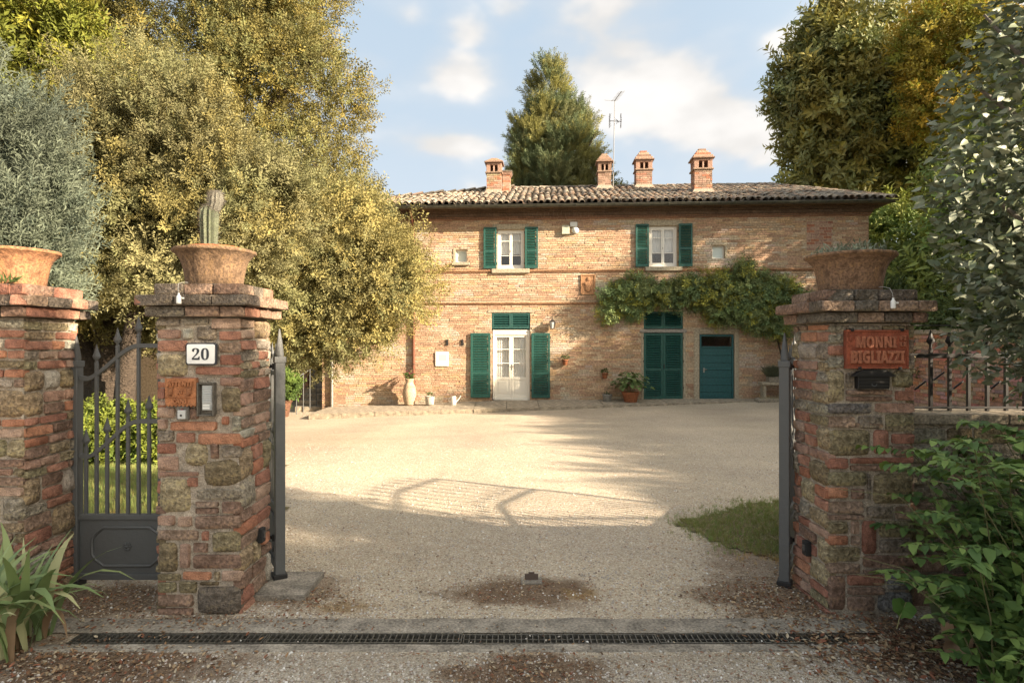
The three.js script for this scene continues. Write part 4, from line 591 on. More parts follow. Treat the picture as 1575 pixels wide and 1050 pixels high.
// roof of curved clay tiles, hipped at both ends
const RZ = -4.2, RY = 7.28, RX0 = -0.3, RX1 = 9.1, EX0 = -6.45, EX1 = 11.1, EZ = 0.50, BZ = -8.9;
{
  const m = new MB(), A = [EX0, EAVE, EZ], B = [EX1, EAVE, EZ], C = [EX1, EAVE, BZ], D = [EX0, EAVE, BZ], P = [RX0, RY, RZ], Q = [RX1, RY, RZ];
  m.quad(A, B, Q, P, [0.2, 0.15, 0.11]); m.tri(B, C, Q, [0.2, 0.15, 0.11]); m.quad(C, D, P, Q, [0.2, 0.15, 0.11]); m.tri(D, A, P, [0.2, 0.15, 0.11]);
  for (const [a, b] of [[A, B], [B, C], [C, D], [D, A]]) m.quad([a[0], a[1] - 0.06, a[2]], [b[0], b[1] - 0.06, b[2]], b, a, [0.16, 0.11, 0.08]);
  m.quad([EX0, EAVE - 0.06, BZ], [EX1, EAVE - 0.06, BZ], [EX1, EAVE - 0.06, EZ], [EX0, EAVE - 0.06, EZ], [0.22, 0.15, 0.10]);
  const roof = part('roof', m.geo(), M.tileV, house);
  const r = rng(808), pal = [[0.30, 0.255, 0.21], [0.37, 0.28, 0.215], [0.23, 0.20, 0.17], [0.41, 0.29, 0.22], [0.36, 0.325, 0.28], [0.17, 0.15, 0.13], [0.46, 0.40, 0.33]];
  const tm = pal.map((c) => rough(c, { map: lichenMap }));
  // one tile: a tapered half pipe, open end at z = 0, running back along -z
  const shell = (mm, M4, col, cover, seed) => { const n = 6, L = 0.43, Ra = cover ? 0.088 : 0.075, Rb = cover ? 0.070 : 0.09, T = 0.013, pt = (a, z, R) => { const q = new THREE.Vector3(Math.cos(a) * R, (cover ? 1 : -1) * Math.sin(a) * R * 0.85, z).applyMatrix4(M4); return [q.x, q.y, q.z]; }; for (let i = 0; i < n; i++) { const a = i / n * Math.PI, b = (i + 1) / n * Math.PI; const f = [pt(a, 0, Ra), pt(b, 0, Ra), pt(b, -L, Rb), pt(a, -L, Rb)]; mm.quad(f[1], f[0], f[3], f[2], col); if (cover) mm.quad(pt(a, 0, Ra), pt(b, 0, Ra), pt(b, 0, Ra - T), pt(a, 0, Ra - T), col); } };
  const slopes = [{ o: [EX0, EAVE, EZ], along: [1, 0, 0], up: [0, RY - EAVE, RZ - EZ], len: EX1 - EX0, cutA: RX0 - EX0, cutB: EX1 - RX1, front: true }, { o: [EX0, EAVE, BZ], along: [0, 0, 1], up: [RX0 - EX0, RY - EAVE, 0], len: EZ - BZ, cutA: RZ - BZ, cutB: EZ - RZ }];
  const own = [], rest = new MB();
  for (const s of slopes) {
    const along = new THREE.Vector3(...s.along), up = new THREE.Vector3(...s.up), run = up.length(), dir = up.clone().normalize(), nrm = new THREE.Vector3().crossVectors(along, dir).normalize(), cols = Math.round(s.len / 0.205), rows = Math.ceil(run / 0.34);
    for (let c = 0; c < cols; c++) for (let k = 0; k < rows; k++) {
      const u = (c + 0.5) / cols * s.len, v = k * 0.34, f = v / run; if (f > 0.985 || u < s.cutA * f - 0.02 || u > s.len - s.cutB * f + 0.02) continue;
      for (const cover of [false, true]) {
        const wob = (r() - 0.5) * 0.09, du = cover ? 0.1025 : 0, base = new THREE.Vector3(...s.o).addScaledVector(along, u + du + (r() - 0.5) * 0.035 + 0.05 * n3(u * 0.8, v * 0.9, 2)).addScaledVector(dir, v + (r() - 0.5) * 0.07 - (cover ? 0.045 : 0.06)).addScaledVector(nrm, (cover ? 0.055 : 0.085) + 0.03 * r() + 0.03 * n3(u * 0.6, v * 0.6, 9));
        const ax = along.clone().applyAxisAngle(nrm, wob), zz = dir.clone().applyAxisAngle(nrm, wob).multiplyScalar(-1), M4 = new THREE.Matrix4().makeBasis(ax, nrm, zz).setPosition(base);
        const ci = Math.floor(r() * pal.length), kk = 0.8 + r() * 0.4;
        if (s.front && cover && k < 4 && own.length < 300) own.push([M4, ci]); else shell(rest, M4, pal[ci].map((q) => q * kk * (cover ? 1 : 0.85)), cover);
      }
    }
  }
  const ridge = (a, b) => { const A1 = new THREE.Vector3(...a), B1 = new THREE.Vector3(...b), d = B1.clone().sub(A1), n = Math.round(d.length() / 0.36), zz = d.clone().normalize().multiplyScalar(-1), ax = new THREE.Vector3().crossVectors(new THREE.Vector3(0, 1, 0), zz).normalize(), up = new THREE.Vector3().crossVectors(zz, ax); for (let i = 0; i < n; i++) { const c = pal[Math.floor(r() * pal.length)]; shell(rest, new THREE.Matrix4().makeBasis(ax.clone().multiplyScalar(1.35), up.clone().multiplyScalar(1.3), zz).setPosition(A1.clone().addScaledVector(d, i / n).addScaledVector(up, 0.05 + 0.012 * r())), c, true); } };
  ridge(P, Q); ridge(A, P); ridge(B, Q);
  const tg = new MB(); shell(tg, new THREE.Matrix4(), null, true); const tgeo = tg.geo(0.9);
  for (const [M4, ci] of own) { const t = part('roof_tile', tgeo, tm[ci], roof); t.applyMatrix4(M4); }
  part('roof_tiles', rest.geo(0.9), M.tileV, roof).userData.kind = 'stuff';
  // gutter: a half round channel on brackets
  const gm = new MB(), N = 8; for (let i = 0; i < N; i++) { const a = Math.PI + i / N * Math.PI, b = Math.PI + (i + 1) / N * Math.PI, R = 0.075; for (const [q, w] of [[R, 1], [R - 0.006, 0]]) { const p0 = [EX0, 5.665 + Math.sin(a) * q, EZ + 0.075 + Math.cos(a) * q], p1 = [EX0, 5.665 + Math.sin(b) * q, EZ + 0.075 + Math.cos(b) * q], p2 = [EX1 + 0.05, p1[1], p1[2]], p3 = [EX1 + 0.05, p0[1], p0[2]]; w ? gm.quad(p0, p3, p2, p1) : gm.quad(p0, p1, p2, p3); } }
  const gut = part('gutter', gm.geo(0.8), M.gutter, house); part('bead', tubeGeo([[EX0, 5.668, EZ + 0.152, 0.011], [EX1 + 0.05, 5.668, EZ + 0.152, 0.011]], 8), M.gutter, gut);
  for (let x = EX0 + 0.3; x < EX1; x += 0.9) part('bracket', new THREE.TorusGeometry(0.082, 0.008, 5, 10, Math.PI).rotateZ(Math.PI).rotateY(Math.PI / 2).translate(x, 5.665, EZ + 0.075), M.gutter, gut);
  part('downpipe', tubeGeo([[-3.05, 5.6, 0.55, 0.042], [-3.05, 5.45, 0.45, 0.042], [-3.05, 5.15, 0.09, 0.042], [-3.05, 5.0, 0.07, 0.042], [-3.05, -0.40, 0.07, 0.042]], 10), M.copper, house, 'reddish copper downpipe on the left of the front');
  part('downpipe', tubeGeo([[-5.63, 5.6, 0.55, 0.045], [-5.63, 5.45, 0.45, 0.045], [-5.63, 5.15, 0.09, 0.045], [-5.63, 5.0, 0.07, 0.045], [-5.63, -0.48, 0.07, 0.045]], 10), M.zinc, house, 'pale grey downpipe near the left corner');
  for (const [x, y] of [[-3.05, 2.2], [-3.05, 0.9], [-3.05, 3.6], [-5.63, 2.2], [-5.63, 0.9]]) part('pipe_clip', new THREE.TorusGeometry(0.048, 0.008, 5, 14).rotateX(Math.PI / 2).translate(x, y, 0.07), M.gutter, house);
}
// chimneys
function chimney(x, z, w, d, y0, yNeck, yTop, open, seed, keys) {
  const r = rng(seed), body = part('chimney', boxGeo(x - w / 2 + 0.012, x + w / 2 - 0.012, y0 - 0.6, yNeck, z - d / 2 + 0.012, z + d / 2 - 0.012), M.houseMortar, house);
  const courses = (a, b, ww, dd, skipMid) => { for (let y = a, k = 0; y < b - 0.03; y += 0.069, k++) { for (const [len, place] of [[ww, (g, c) => g.translate(x - ww / 2 + c, 0, z + dd / 2)], [dd, (g, c) => g.rotateY(Math.PI / 2).translate(x + ww / 2, 0, z + dd / 2 - c)], [dd, (g, c) => g.rotateY(-Math.PI / 2).translate(x - ww / 2, 0, z + dd / 2 - c)]]) { let q = k % 2 ? -0.11 : 0; while (q < len - 0.02) { const p0 = Math.max(q, 0), p1 = Math.min(q + 0.235 + (r() - 0.5) * 0.03, len); q = p1 + 0.009; if (p1 - p0 < 0.04 || (len - p1 < 0.03 && false)) continue; if (skipMid && len === ww && p0 < ww * 0.72 && p1 > ww * 0.28) continue; const h = Math.min(0.06, b - y); const g = boxGeo(-(p1 - p0) / 2, (p1 - p0) / 2, y, y + h, -0.05, (r() - 0.4) * 0.006); part('brick', place(g, (p0 + p1) / 2), toneMat(keys[Math.floor(r() * keys.length)], Math.floor(r() * 3)), body); } } } };
  courses(y0 - 0.15, yNeck, w, d);
  const lip = (a, b, e, mat) => part('lip', soft(x - w / 2 - e, x + w / 2 + e, a, b, z - d / 2 - e, z + d / 2 + e, 0.008), mat, body);
  if (!open) { lip(yNeck, yNeck + 0.05, 0.03, toneMat('pink', 1)); lip(yNeck + 0.05, yNeck + 0.10, 0.055, toneMat('pink', 0)); lip(yNeck + 0.10, yNeck + 0.14, 0.08, toneMat('dark', 2)); return; }
  lip(yNeck, yNeck + 0.05, 0.045, toneMat('brown', 2));
  const a = yNeck + 0.05, b = a + 0.24, pw = w * 0.24; // the vented lantern: corner piers, middle mullion, lintel
  for (const [u0, u1] of [[-w / 2 - 0.01, -w / 2 + pw], [w / 2 - pw, w / 2 + 0.01]]) for (const [v0, v1] of [[-d / 2, -d / 2 + 0.12], [d / 2 - 0.12, d / 2]]) part('pier', soft(x + u0, x + u1, a, b, z + v0, z + v1, 0.006), toneMat(keys[0], 1), body);
  for (const v of [-d / 2 + 0.03, d / 2 - 0.07]) part('mullion', soft(x - 0.025, x + 0.025, a, b, z + v, z + v + 0.05, 0.004), toneMat('pink', 0), body);
  part('rear_panel', soft(x - w / 2 + pw, x + w / 2 - pw, a, b, z - d / 2 + 0.005, z - d / 2 + 0.09, 0.004), toneMat(keys[0], 1), body); for (const u of [-w / 2 + 0.02, w / 2 - 0.10]) part('side_panel', soft(x + u, x + u + 0.08, a, b, z - d / 2 + 0.12, z + d / 2 - 0.12, 0.004), toneMat(keys[0], 1), body);
  lip(b, b + 0.07, 0.012, toneMat(keys[0], 1)); lip(b + 0.07, b + 0.115, 0.075, toneMat('brown', 1));
  const py = b + 0.115, ph = yTop - py; // the stepped brick hood
  for (let k = 0; k < 4; k++) { const q = 1 - k * 0.22; part('hood_course', soft(x - w / 2 * q - 0.03, x + w / 2 * q + 0.03, py + ph * k / 4, py + ph * (k + 1) / 4 - 0.003, z - d / 2 * q - 0.03, z + d / 2 * q + 0.03, 0.008), toneMat(keys[k % keys.length], k % 3), body); }
  const fl = new MB(), e = 0.16, yy = (zz) => EAVE + (RY - EAVE) * (EZ - zz) / (EZ - RZ); // mortar flaunching at the foot
  fl.hexa([[x - w / 2 - e, yy(z + d / 2 + e) + 0.02, z + d / 2 + e], [x + w / 2 + e, yy(z + d / 2 + e) + 0.02, z + d / 2 + e], [x + w / 2 + e, yy(z - d / 2 - e) + 0.02, z - d / 2 - e], [x - w / 2 - e, yy(z - d / 2 - e) + 0.02, z - d / 2 - e], [x - w / 2, y0 + 0.14, z + d / 2], [x + w / 2, y0 + 0.14, z + d / 2], [x + w / 2, y0 + 0.2, z - d / 2], [x - w / 2, y0 + 0.2, z - d / 2]]); part('flaunching', fl.geo(), rough([0.40, 0.33, 0.26]), body);
}
chimney(-0.77, -2.55, 0.50, 0.50, 6.72, 7.42, 7.98, true, 71, ['pink', 'tan', 'pink', 'orange']);
chimney(-0.36, -2.75, 0.26, 0.40, 6.76, 7.42, 7.6, false, 72, ['pink', 'orange', 'pink']);
chimney(3.13, -3.6, 0.46, 0.50, 7.08, 7.68, 8.38, true, 73, ['brown', 'pink', 'brown', 'pink']);
chimney(4.53, -3.6, 0.56, 0.54, 7.08, 7.72, 8.46, true, 74, ['pink', 'brown', 'pink', 'red']);
chimney(6.12, -1.6, 0.56, 0.54, 6.40, 7.16, 7.88, true, 75, ['pink', 'orange', 'pink', 'brown']);
// paved step along the front
{
  const t = thing('front_step', 'low pale paved step running along the house front', 'step'), xa = -5.75, xb = 7.3, n = 14, r = rng(90);
  const topF = (x) => -0.30 + 0.025 * x, topB = (x) => (x < 0 ? -0.20 + 0.042 * x : -0.20 + 0.013 * x), zF = (x) => -17.62 - 0.034 * x, zB = (x) => -18.99 + 0.0612 * x;
  for (let i = 0; i < n; i++) { const a = lerp(xa, xb, i / n) + 0.006, b = lerp(xa, xb, (i + 1) / n) - 0.006, m = new MB(), k = (r() - 0.5) * 0.012, ze = (r() - 0.5) * 0.03; m.hexa([[a, -0.9, zF(a) + ze], [b, -0.9, zF(b) + ze], [b, -0.9, zB(b)], [a, -0.9, zB(a)], [a, topF(a) + k, zF(a) + ze], [b, topF(b) + k, zF(b) + ze], [b, topB(b) + k, zB(b)], [a, topB(a) + k, zB(a)]]); part('paving_slab', m.geo(), M.paving, t); }
}
{ // television aerial
  const t = thing('roof_aerial', 'tall thin television aerial standing between the chimneys', 'aerial'); t.position.set(3.66, 7.05, -22.4);
  part('mast', tubeGeo([[0, -0.5, 0, 0.017], [0.04, 1.8, 0, 0.014], [0.07, 3.3, 0, 0.011]], 8), std([0.16, 0.155, 0.15], { metalness: 0.4, roughness: 0.5 }), t);
  part('boom', tubeGeo([[0.05, 3.25, 0.05, 0.016], [0.36, 3.72, -0.25, 0.014]], 6), M.ironDark, t);
  for (let i = 0; i < 7; i++) { const k = i / 6, g = tubeGeo([[-0.12, 0, -0.06, 0.006], [0.12, 0, 0.06, 0.006]], 5), e = part('element', g, M.zinc, t); e.position.set(lerp(0.07, 0.35, k), lerp(3.28, 3.7, k), lerp(0.03, -0.24, k)); }
  part('element', tubeGeo([[-0.30, 3.3, 0, 0.007], [0.12, 3.28, 0, 0.007]], 5), M.zinc, t);
  for (const [x, s] of [[-0.12, 1], [0.30, -1]]) { const g = []; for (let k = -3; k <= 3; k++) g.push(tubeGeo([[x, 2.55 + k * 0.07, -0.16, 0.007], [x + s * 0.03 * Math.abs(k) * 0.4, 2.55 + k * 0.07, 0.16, 0.007]], 5)); g.push(tubeGeo([[x, 2.3, 0.0, 0.009], [x, 2.82, 0.0, 0.009]], 5)); part('reflector', merge(g), M.ironDark, t); }
  part('crossbar', tubeGeo([[-0.12, 2.55, 0, 0.012], [0.30, 2.53, 0, 0.012]], 6), M.ironDark, t); part('dipole', merge([tubeGeo([[0.12, 2.4, 0.12, 0.01], [0.2, 2.62, -0.12, 0.01]], 5), tubeGeo([[0.2, 2.45, 0.12, 0.01], [0.12, 2.66, -0.12, 0.01]], 5)]), M.ironDark, t);
}

// ---------------------------------------------------------------- plants
const V3 = (x, y, z) => new THREE.Vector3(x, y, z);
// a folded leaf along +y, two or four facets
function leafInto(m, base, dir, nrm, len, wid, fold = 0.25, droop = 0.15, fine = false, col) {
  const side = V3().crossVectors(dir, nrm).normalize(), n = V3().crossVectors(side, dir).normalize(), at = (y, x, z) => { const v = base.clone().addScaledVector(dir, y * len).addScaledVector(side, x * wid).addScaledVector(n, z * len); return [v.x, v.y, v.z]; };
  const B = at(0, 0, 0), T = at(1, 0, -droop);
  if (!fine) { const L = at(0.45, -0.5, fold * 0.3), R = at(0.45, 0.5, fold * 0.3); m.tri(B, T, L, col); m.tri(B, R, T, col); return; }
  const C1 = at(0.35, 0, 0.02), C2 = at(0.7, 0, -droop * 0.4), L1 = at(0.3, -0.46, fold * 0.25), R1 = at(0.3, 0.46, fold * 0.25), L2 = at(0.66, -0.38, fold * 0.2 - droop * 0.4), R2 = at(0.66, 0.38, fold * 0.2 - droop * 0.4);
  m.tri(B, C1, L1, col); m.tri(B, R1, C1, col); m.quad(C1, C2, L2, L1, col); m.quad(R1, R2, C2, C1, col); m.tri(C2, T, L2, col); m.tri(R2, T, C2, col);
}
// a twig of leaves, one metre tall before scaling
function twig(seed, n, leafLen, leafWid, { spread = 0.9, fine = false, droop = 0.15, stem = true, width = 0.22, tip = true } = {}) {
  const r = rng(seed), m = new MB();
  if (stem) m.tube([[0, 0, 0, 0.016], [0.03, 0.5, 0.02, 0.011], [0, 0.95, 0, 0.004]], 3, null, false);
  for (let i = 0; i < n; i++) { const y = (tip ? 0.08 : 0) + 0.9 * (i + r() * 0.8) / n, a = i * 2.4 + r() * 0.9, out = width * (0.2 + 0.8 * r()), d = V3(Math.cos(a) * spread, 0.45 + r() * 0.6, Math.sin(a) * spread).normalize(), nn = V3(r() - 0.5, 1, r() - 0.5).normalize(), k = 0.7 + r() * 0.6; leafInto(m, V3(Math.cos(a) * out * 0.4, y, Math.sin(a) * out * 0.4), d, nn, leafLen * k, leafWid * k, 0.3, droop * (0.5 + r()), fine); }
  return m.geo();
}
// a crown: leafy twigs gathered in clumps over ellipsoids [x, y, z, rx, ry, rz]
function crown(parent, name, twigGeo, mat, blobs, { clumps, perClump, size, clumpR, tints, seed, lift = 0.35, shell = 0.55, keep = () => true, label }) {
  const r = rng(seed), gauss = () => (r() + r() + r() - 1.5) * 1.3, list = [], cols = [], areas = blobs.map((b) => Math.pow(b[3] * b[4] * b[5], 2 / 3)), total = areas.reduce((a, b) => a + b, 0), q = new THREE.Quaternion(), up = V3(0, 1, 0), M4 = new THREE.Matrix4();
  blobs.forEach((b, bi) => {
    const n = Math.round(clumps * areas[bi] / total);
    for (let i = 0; i < n; i++) {
      const d = V3(gauss(), gauss(), gauss()).normalize(), lump = 1 + 0.28 * n3(d.x * 2.2 + b[0], d.y * 2.2 + b[1], d.z * 2.2 + seed), rad = (shell + (1 - shell) * Math.pow(r(), 0.45)) * lump, c = V3(b[0] + d.x * b[3] * rad, b[1] + d.y * b[4] * rad, b[2] + d.z * b[5] * rad), cr = clumpR * (0.55 + r() * 0.8);
      const tone = tints[Math.floor(r() * tints.length)], patch = 1 + 0.35 * n3(c.x * 0.6, c.y * 0.6, c.z * 0.6 + seed * 0.1);
      for (let k = 0; k < perClump; k++) {
        const e = V3(gauss(), gauss(), gauss()).normalize(), p = c.clone().addScaledVector(e, cr * Math.pow(r(), 0.5)); p.y *= 1; if (!keep(p)) continue;
        const dir = e.clone().multiplyScalar(0.9).addScaledVector(d, 0.5).addScaledVector(up, lift).add(V3(gauss(), gauss(), gauss()).multiplyScalar(0.25)).normalize(), s = size * (0.6 + r() * 0.75);
        q.setFromUnitVectors(up, dir).multiply(new THREE.Quaternion().setFromAxisAngle(up, r() * 6.28)); list.push(M4.compose(p, q, V3(s, s, s)).clone());
        const f = patch * (0.72 + r() * 0.56); cols.push([tone[0] * f, tone[1] * f, tone[2] * f]);
      }
    }
  });
  const im = new THREE.InstancedMesh(twigGeo, mat, list.length); list.forEach((m, i) => { im.setMatrixAt(i, m); im.setColorAt(i, new THREE.Color().setRGB(...cols[i])); });
  im.name = name; im.userData.kind = 'stuff'; if (label) im.userData.label = label; sh(im); parent.add(im); return im;
}
function limbs(parent, trunk, branches, mat = M.bark) { // trunk and branches: lists of [x, y, z, radius]
  const soften = (pts) => { const c = new THREE.CatmullRomCurve3(pts.map((p) => V3(p[0], p[1], p[2]))), n = (pts.length - 1) * 4, out = []; for (let i = 0; i <= n; i++) { const v = c.getPoint(i / n), f = i / n * (pts.length - 1), k = Math.min(Math.floor(f), pts.length - 2); out.push([v.x, v.y, v.z, lerp(pts[k][3], pts[k + 1][3], f - k)]); } return out; };
  part('trunk', new MB().tube(soften(trunk), 12).geo(1.2), mat, parent); for (const b of branches) part('branch', new MB().tube(soften(b), 8).geo(1.2), mat, parent);
}
const oakTwig = twig(1, 24, 0.19, 0.10, { width: 0.42 }), oakTwig2 = twig(14, 13, 0.30, 0.13, { width: 0.35 }), oliveTwig = twig(2, 18, 0.26, 0.055, { width: 0.15, spread: 0.7 }), broadTwig = twig(3, 10, 0.42, 0.17, { width: 0.25, fine: true }), coniferTwig = twig(4, 26, 0.20, 0.05, { spread: 0.45, width: 0.2 });
const white = [1, 1, 1];
{ // tall evergreen oak rising out of the top of the picture
  const t = thing('evergreen_oak', 'tall evergreen oak rising out of the picture behind the left pillars', 'tree', 'evergreen oaks on the left');
  limbs(t, [[-7.0, -0.6, -13.5, 0.42], [-6.8, 1.5, -13.4, 0.34], [-6.6, 4, -13.3, 0.28], [-6.4, 8, -13.2, 0.14]], [[[-6.7, 2.6, -13.4, 0.2], [-5.4, 4.2, -13, 0.13], [-4.0, 5.2, -12.6, 0.05]], [[-6.6, 3.6, -13.3, 0.18], [-8, 5.4, -13, 0.12], [-9.4, 6.6, -12.8, 0.05]], [[-6.5, 5, -13.3, 0.15], [-5, 7, -13.4, 0.09], [-3.9, 8, -13.2, 0.04]]]);
  crown(t, 'crown', oakTwig, leafMat([0.21, 0.19, 0.065]), [[-6.8, 8.0, -13.3, 2.7, 3.5, 2.6], [-4.85, 6.6, -13, 1.55, 2.2, 1.7], [-5.4, 9.2, -13.2, 1.6, 2.0, 1.8], [-8.6, 6.0, -12.6, 2.6, 3.2, 2.2], [-5.0, 4.4, -13, 2.0, 1.6, 1.6], [-10.5, 7.5, -13, 2.4, 3, 2.2]], { clumps: 590, perClump: 40, size: 0.30, clumpR: 0.62, seed: 101, tints: [white, [1.1, 1.05, 0.9], [0.85, 0.95, 1], [1.2, 1.08, 0.8]], keep: (p) => p.y < 12.2 });
}
{ // lower spreading oak overhanging the house front
  const t = thing('evergreen_oak', 'spreading evergreen oak whose low boughs overlap the house front', 'tree', 'evergreen oaks on the left');
  limbs(t, [[-6.35, -0.5, -9.6, 0.36], [-6.3, 0.4, -9.6, 0.30], [-6.25, 1.0, -9.6, 0.26]], [[[-6.3, 0.5, -9.6, 0.24], [-6.7, 1.6, -9.6, 0.20], [-7.3, 2.9, -9.7, 0.12], [-7.8, 4, -9.8, 0.06]], [[-6.25, 0.6, -9.6, 0.22], [-5.9, 1.9, -9.8, 0.17], [-5.2, 3.0, -10.2, 0.10], [-4.3, 3.6, -10.6, 0.04]], [[-5.8, 2.1, -9.9, 0.12], [-4.2, 2.8, -10.8, 0.07], [-2.8, 3.0, -11.3, 0.03]], [[-6.3, 1.0, -9.6, 0.2], [-6.2, 2.8, -9.5, 0.14], [-6.0, 4.8, -9.4, 0.06]]]);
  crown(t, 'crown', oakTwig, leafMat([0.235, 0.215, 0.09]), [[-2.75, 2.75, -11.4, 1.15, 0.95, 1.1], [-3.6, 3.5, -11.2, 1.4, 1.0, 1.2], [-4.2, 2.5, -10.8, 1.35, 0.95, 1.0], [-5.2, 3.2, -10.4, 1.5, 1.5, 1.2], [-6.4, 3.4, -9.6, 1.4, 1.5, 1.1], [-5.1, 2.0, -10.2, 1.0, 0.6, 0.8], [-3.3, 1.85, -11.2, 0.85, 0.45, 0.8]], { clumps: 560, perClump: 42, size: 0.26, clumpR: 0.45, seed: 102, tints: [white, [1.12, 1.08, 0.95], [0.88, 0.95, 0.95], [1.25, 1.15, 0.95]] });
}
{ // pale feathery tree between them
  const t = thing('pale_oak', 'pale feathery evergreen oak behind the cactus pillar', 'tree');
  limbs(t, [[-5.7, -0.4, -8.9, 0.16], [-5.5, 1.6, -8.9, 0.12], [-5.2, 3.2, -8.9, 0.07]], [[[-5.5, 1.8, -8.9, 0.08], [-4.6, 3.2, -8.9, 0.05], [-4.1, 4.2, -8.9, 0.02]], [[-5.4, 2.2, -8.9, 0.08], [-6.2, 3.6, -8.9, 0.05], [-6.5, 4.6, -8.9, 0.02]]]);
  crown(t, 'crown', twig(6, 24, 0.21, 0.085, { width: 0.36 }), leafMat([0.24, 0.225, 0.105]), [[-5.15, 4.55, -8.9, 1.15, 1.15, 0.9], [-4.15, 3.6, -9.1, 1.1, 0.9, 0.9], [-5.9, 3.6, -8.8, 0.9, 1.1, 0.8], [-4.9, 3.0, -8.8, 1.3, 0.8, 0.8]], { clumps: 330, perClump: 36, size: 0.22, clumpR: 0.34, seed: 103, lift: 0.7, tints: [white, [1.15, 1.12, 1.1], [0.9, 0.95, 0.9], [1.2, 1.1, 0.85]] });
}
{ // olive by the far left pillar
  const t = thing('olive_tree', 'silvery grey olive tree above the far left pillar', 'tree');
  limbs(t, [[-6.1, -0.3, -7.1, 0.16], [-5.9, 1.2, -7.0, 0.12], [-5.7, 2.4, -7.0, 0.08]], [[[-5.8, 1.8, -7.1, 0.07], [-5.6, 2.8, -7.2, 0.04], [-5.6, 3.6, -7.2, 0.012]], [[-5.9, 1.6, -7, 0.07], [-6.4, 3, -7, 0.04], [-6.5, 4.2, -7, 0.015]]], std([0.16, 0.14, 0.12], { bumpMap: barkBump, bumpScale: 0.02 }));
  crown(t, 'crown', oliveTwig, leafMat([0.165, 0.19, 0.135]), [[-5.9, 3.6, -7.0, 0.8, 1.15, 0.7], [-5.55, 2.8, -6.9, 0.5, 0.6, 0.5], [-6.5, 3.2, -7, 0.9, 1.2, 0.8], [-5.8, 2.3, -6.9, 0.65, 0.45, 0.5]], { clumps: 230, perClump: 26, size: 0.24, clumpR: 0.30, seed: 104, lift: 0.8, tints: [white, [1.15, 1.15, 1.15], [0.85, 0.9, 0.95]] });
}
{ // yellowish tree at the top left
  const t = thing('yellow_green_tree', 'yellow green tree at the top left corner', 'tree');
  limbs(t, [[-9.4, -0.6, -10.6, 0.22], [-9.2, 3, -10.6, 0.16], [-8.8, 6, -10.6, 0.06]], [[[-9.2, 3.2, -10.6, 0.1], [-8, 5, -10.5, 0.06], [-7.4, 6.2, -10.5, 0.02]]]);
  crown(t, 'crown', oakTwig2, leafMat([0.19, 0.19, 0.03]), [[-8.4, 6.1, -10.5, 1.6, 1.5, 1.2], [-9.5, 5.0, -10.5, 1.4, 1.5, 1.2]], { clumps: 170, perClump: 34, size: 0.30, clumpR: 0.42, seed: 105, tints: [white, [1.15, 1.1, 0.9], [0.85, 0.95, 0.9]] });
}
{ // dense dark trees far behind on the left
  for (const [x, z, h, s, lab] of [[-14.5, -22, 7, 106, 'dark background tree behind the footgate at the far left'], [-9.5, -25, 7.5, 107, 'dark background tree beyond the left corner of the house']]) {
    const t = thing('background_tree', lab, 'tree', 'background trees on the left'); limbs(t, [[x, -0.7, z, 0.3], [x, 2, z, 0.24], [x + 0.3, h * 0.8, z, 0.08]], []);
    crown(t, 'crown', oakTwig2, leafMat([0.10, 0.115, 0.03]), [[x, h * 0.62, z, 3.4, h * 0.42, 2.6], [x + 1.2, 2.6, z + 0.8, 2.6, 2.0, 1.6]], { clumps: 190, perClump: 26, size: 0.55, clumpR: 0.8, seed: s, tints: [white, [1.2, 1.15, 1], [0.8, 0.9, 0.9]] });
  }
}
{ // sunlit shrubs behind the footgate
  const spots = [[-7.6, -9.0, 0.7, 'leftmost low sunlit shrub behind the footgate'], [-6.6, -8.7, 0.62, 'second low sunlit shrub behind the footgate'], [-5.75, -8.6, 0.72, 'third low sunlit shrub behind the footgate'], [-4.9, -8.8, 0.66, 'low sunlit shrub hidden mostly by the numbered pillar']];
  spots.forEach(([x, z, h, lab], i) => { const t = thing('garden_shrub', lab, 'shrub', 'low shrubs behind the footgate'), y = ground(x, z); limbs(t, [[x, y - 0.05, z, 0.03], [x + 0.03, y + h * 0.5, z, 0.015]], []); crown(t, 'foliage', twig(20 + i, 12, 0.34, 0.17, { width: 0.3 }), leafMat([0.17, 0.21, 0.035], { transmission: 0.4 }), [[x, y + h * 0.52, z, 0.6, h * 0.5, 0.45]], { clumps: 60, perClump: 22, size: 0.17, clumpR: 0.16, seed: 120 + i, tints: [white, [1.2, 1.15, 0.9], [0.8, 0.92, 1]] }); });
}
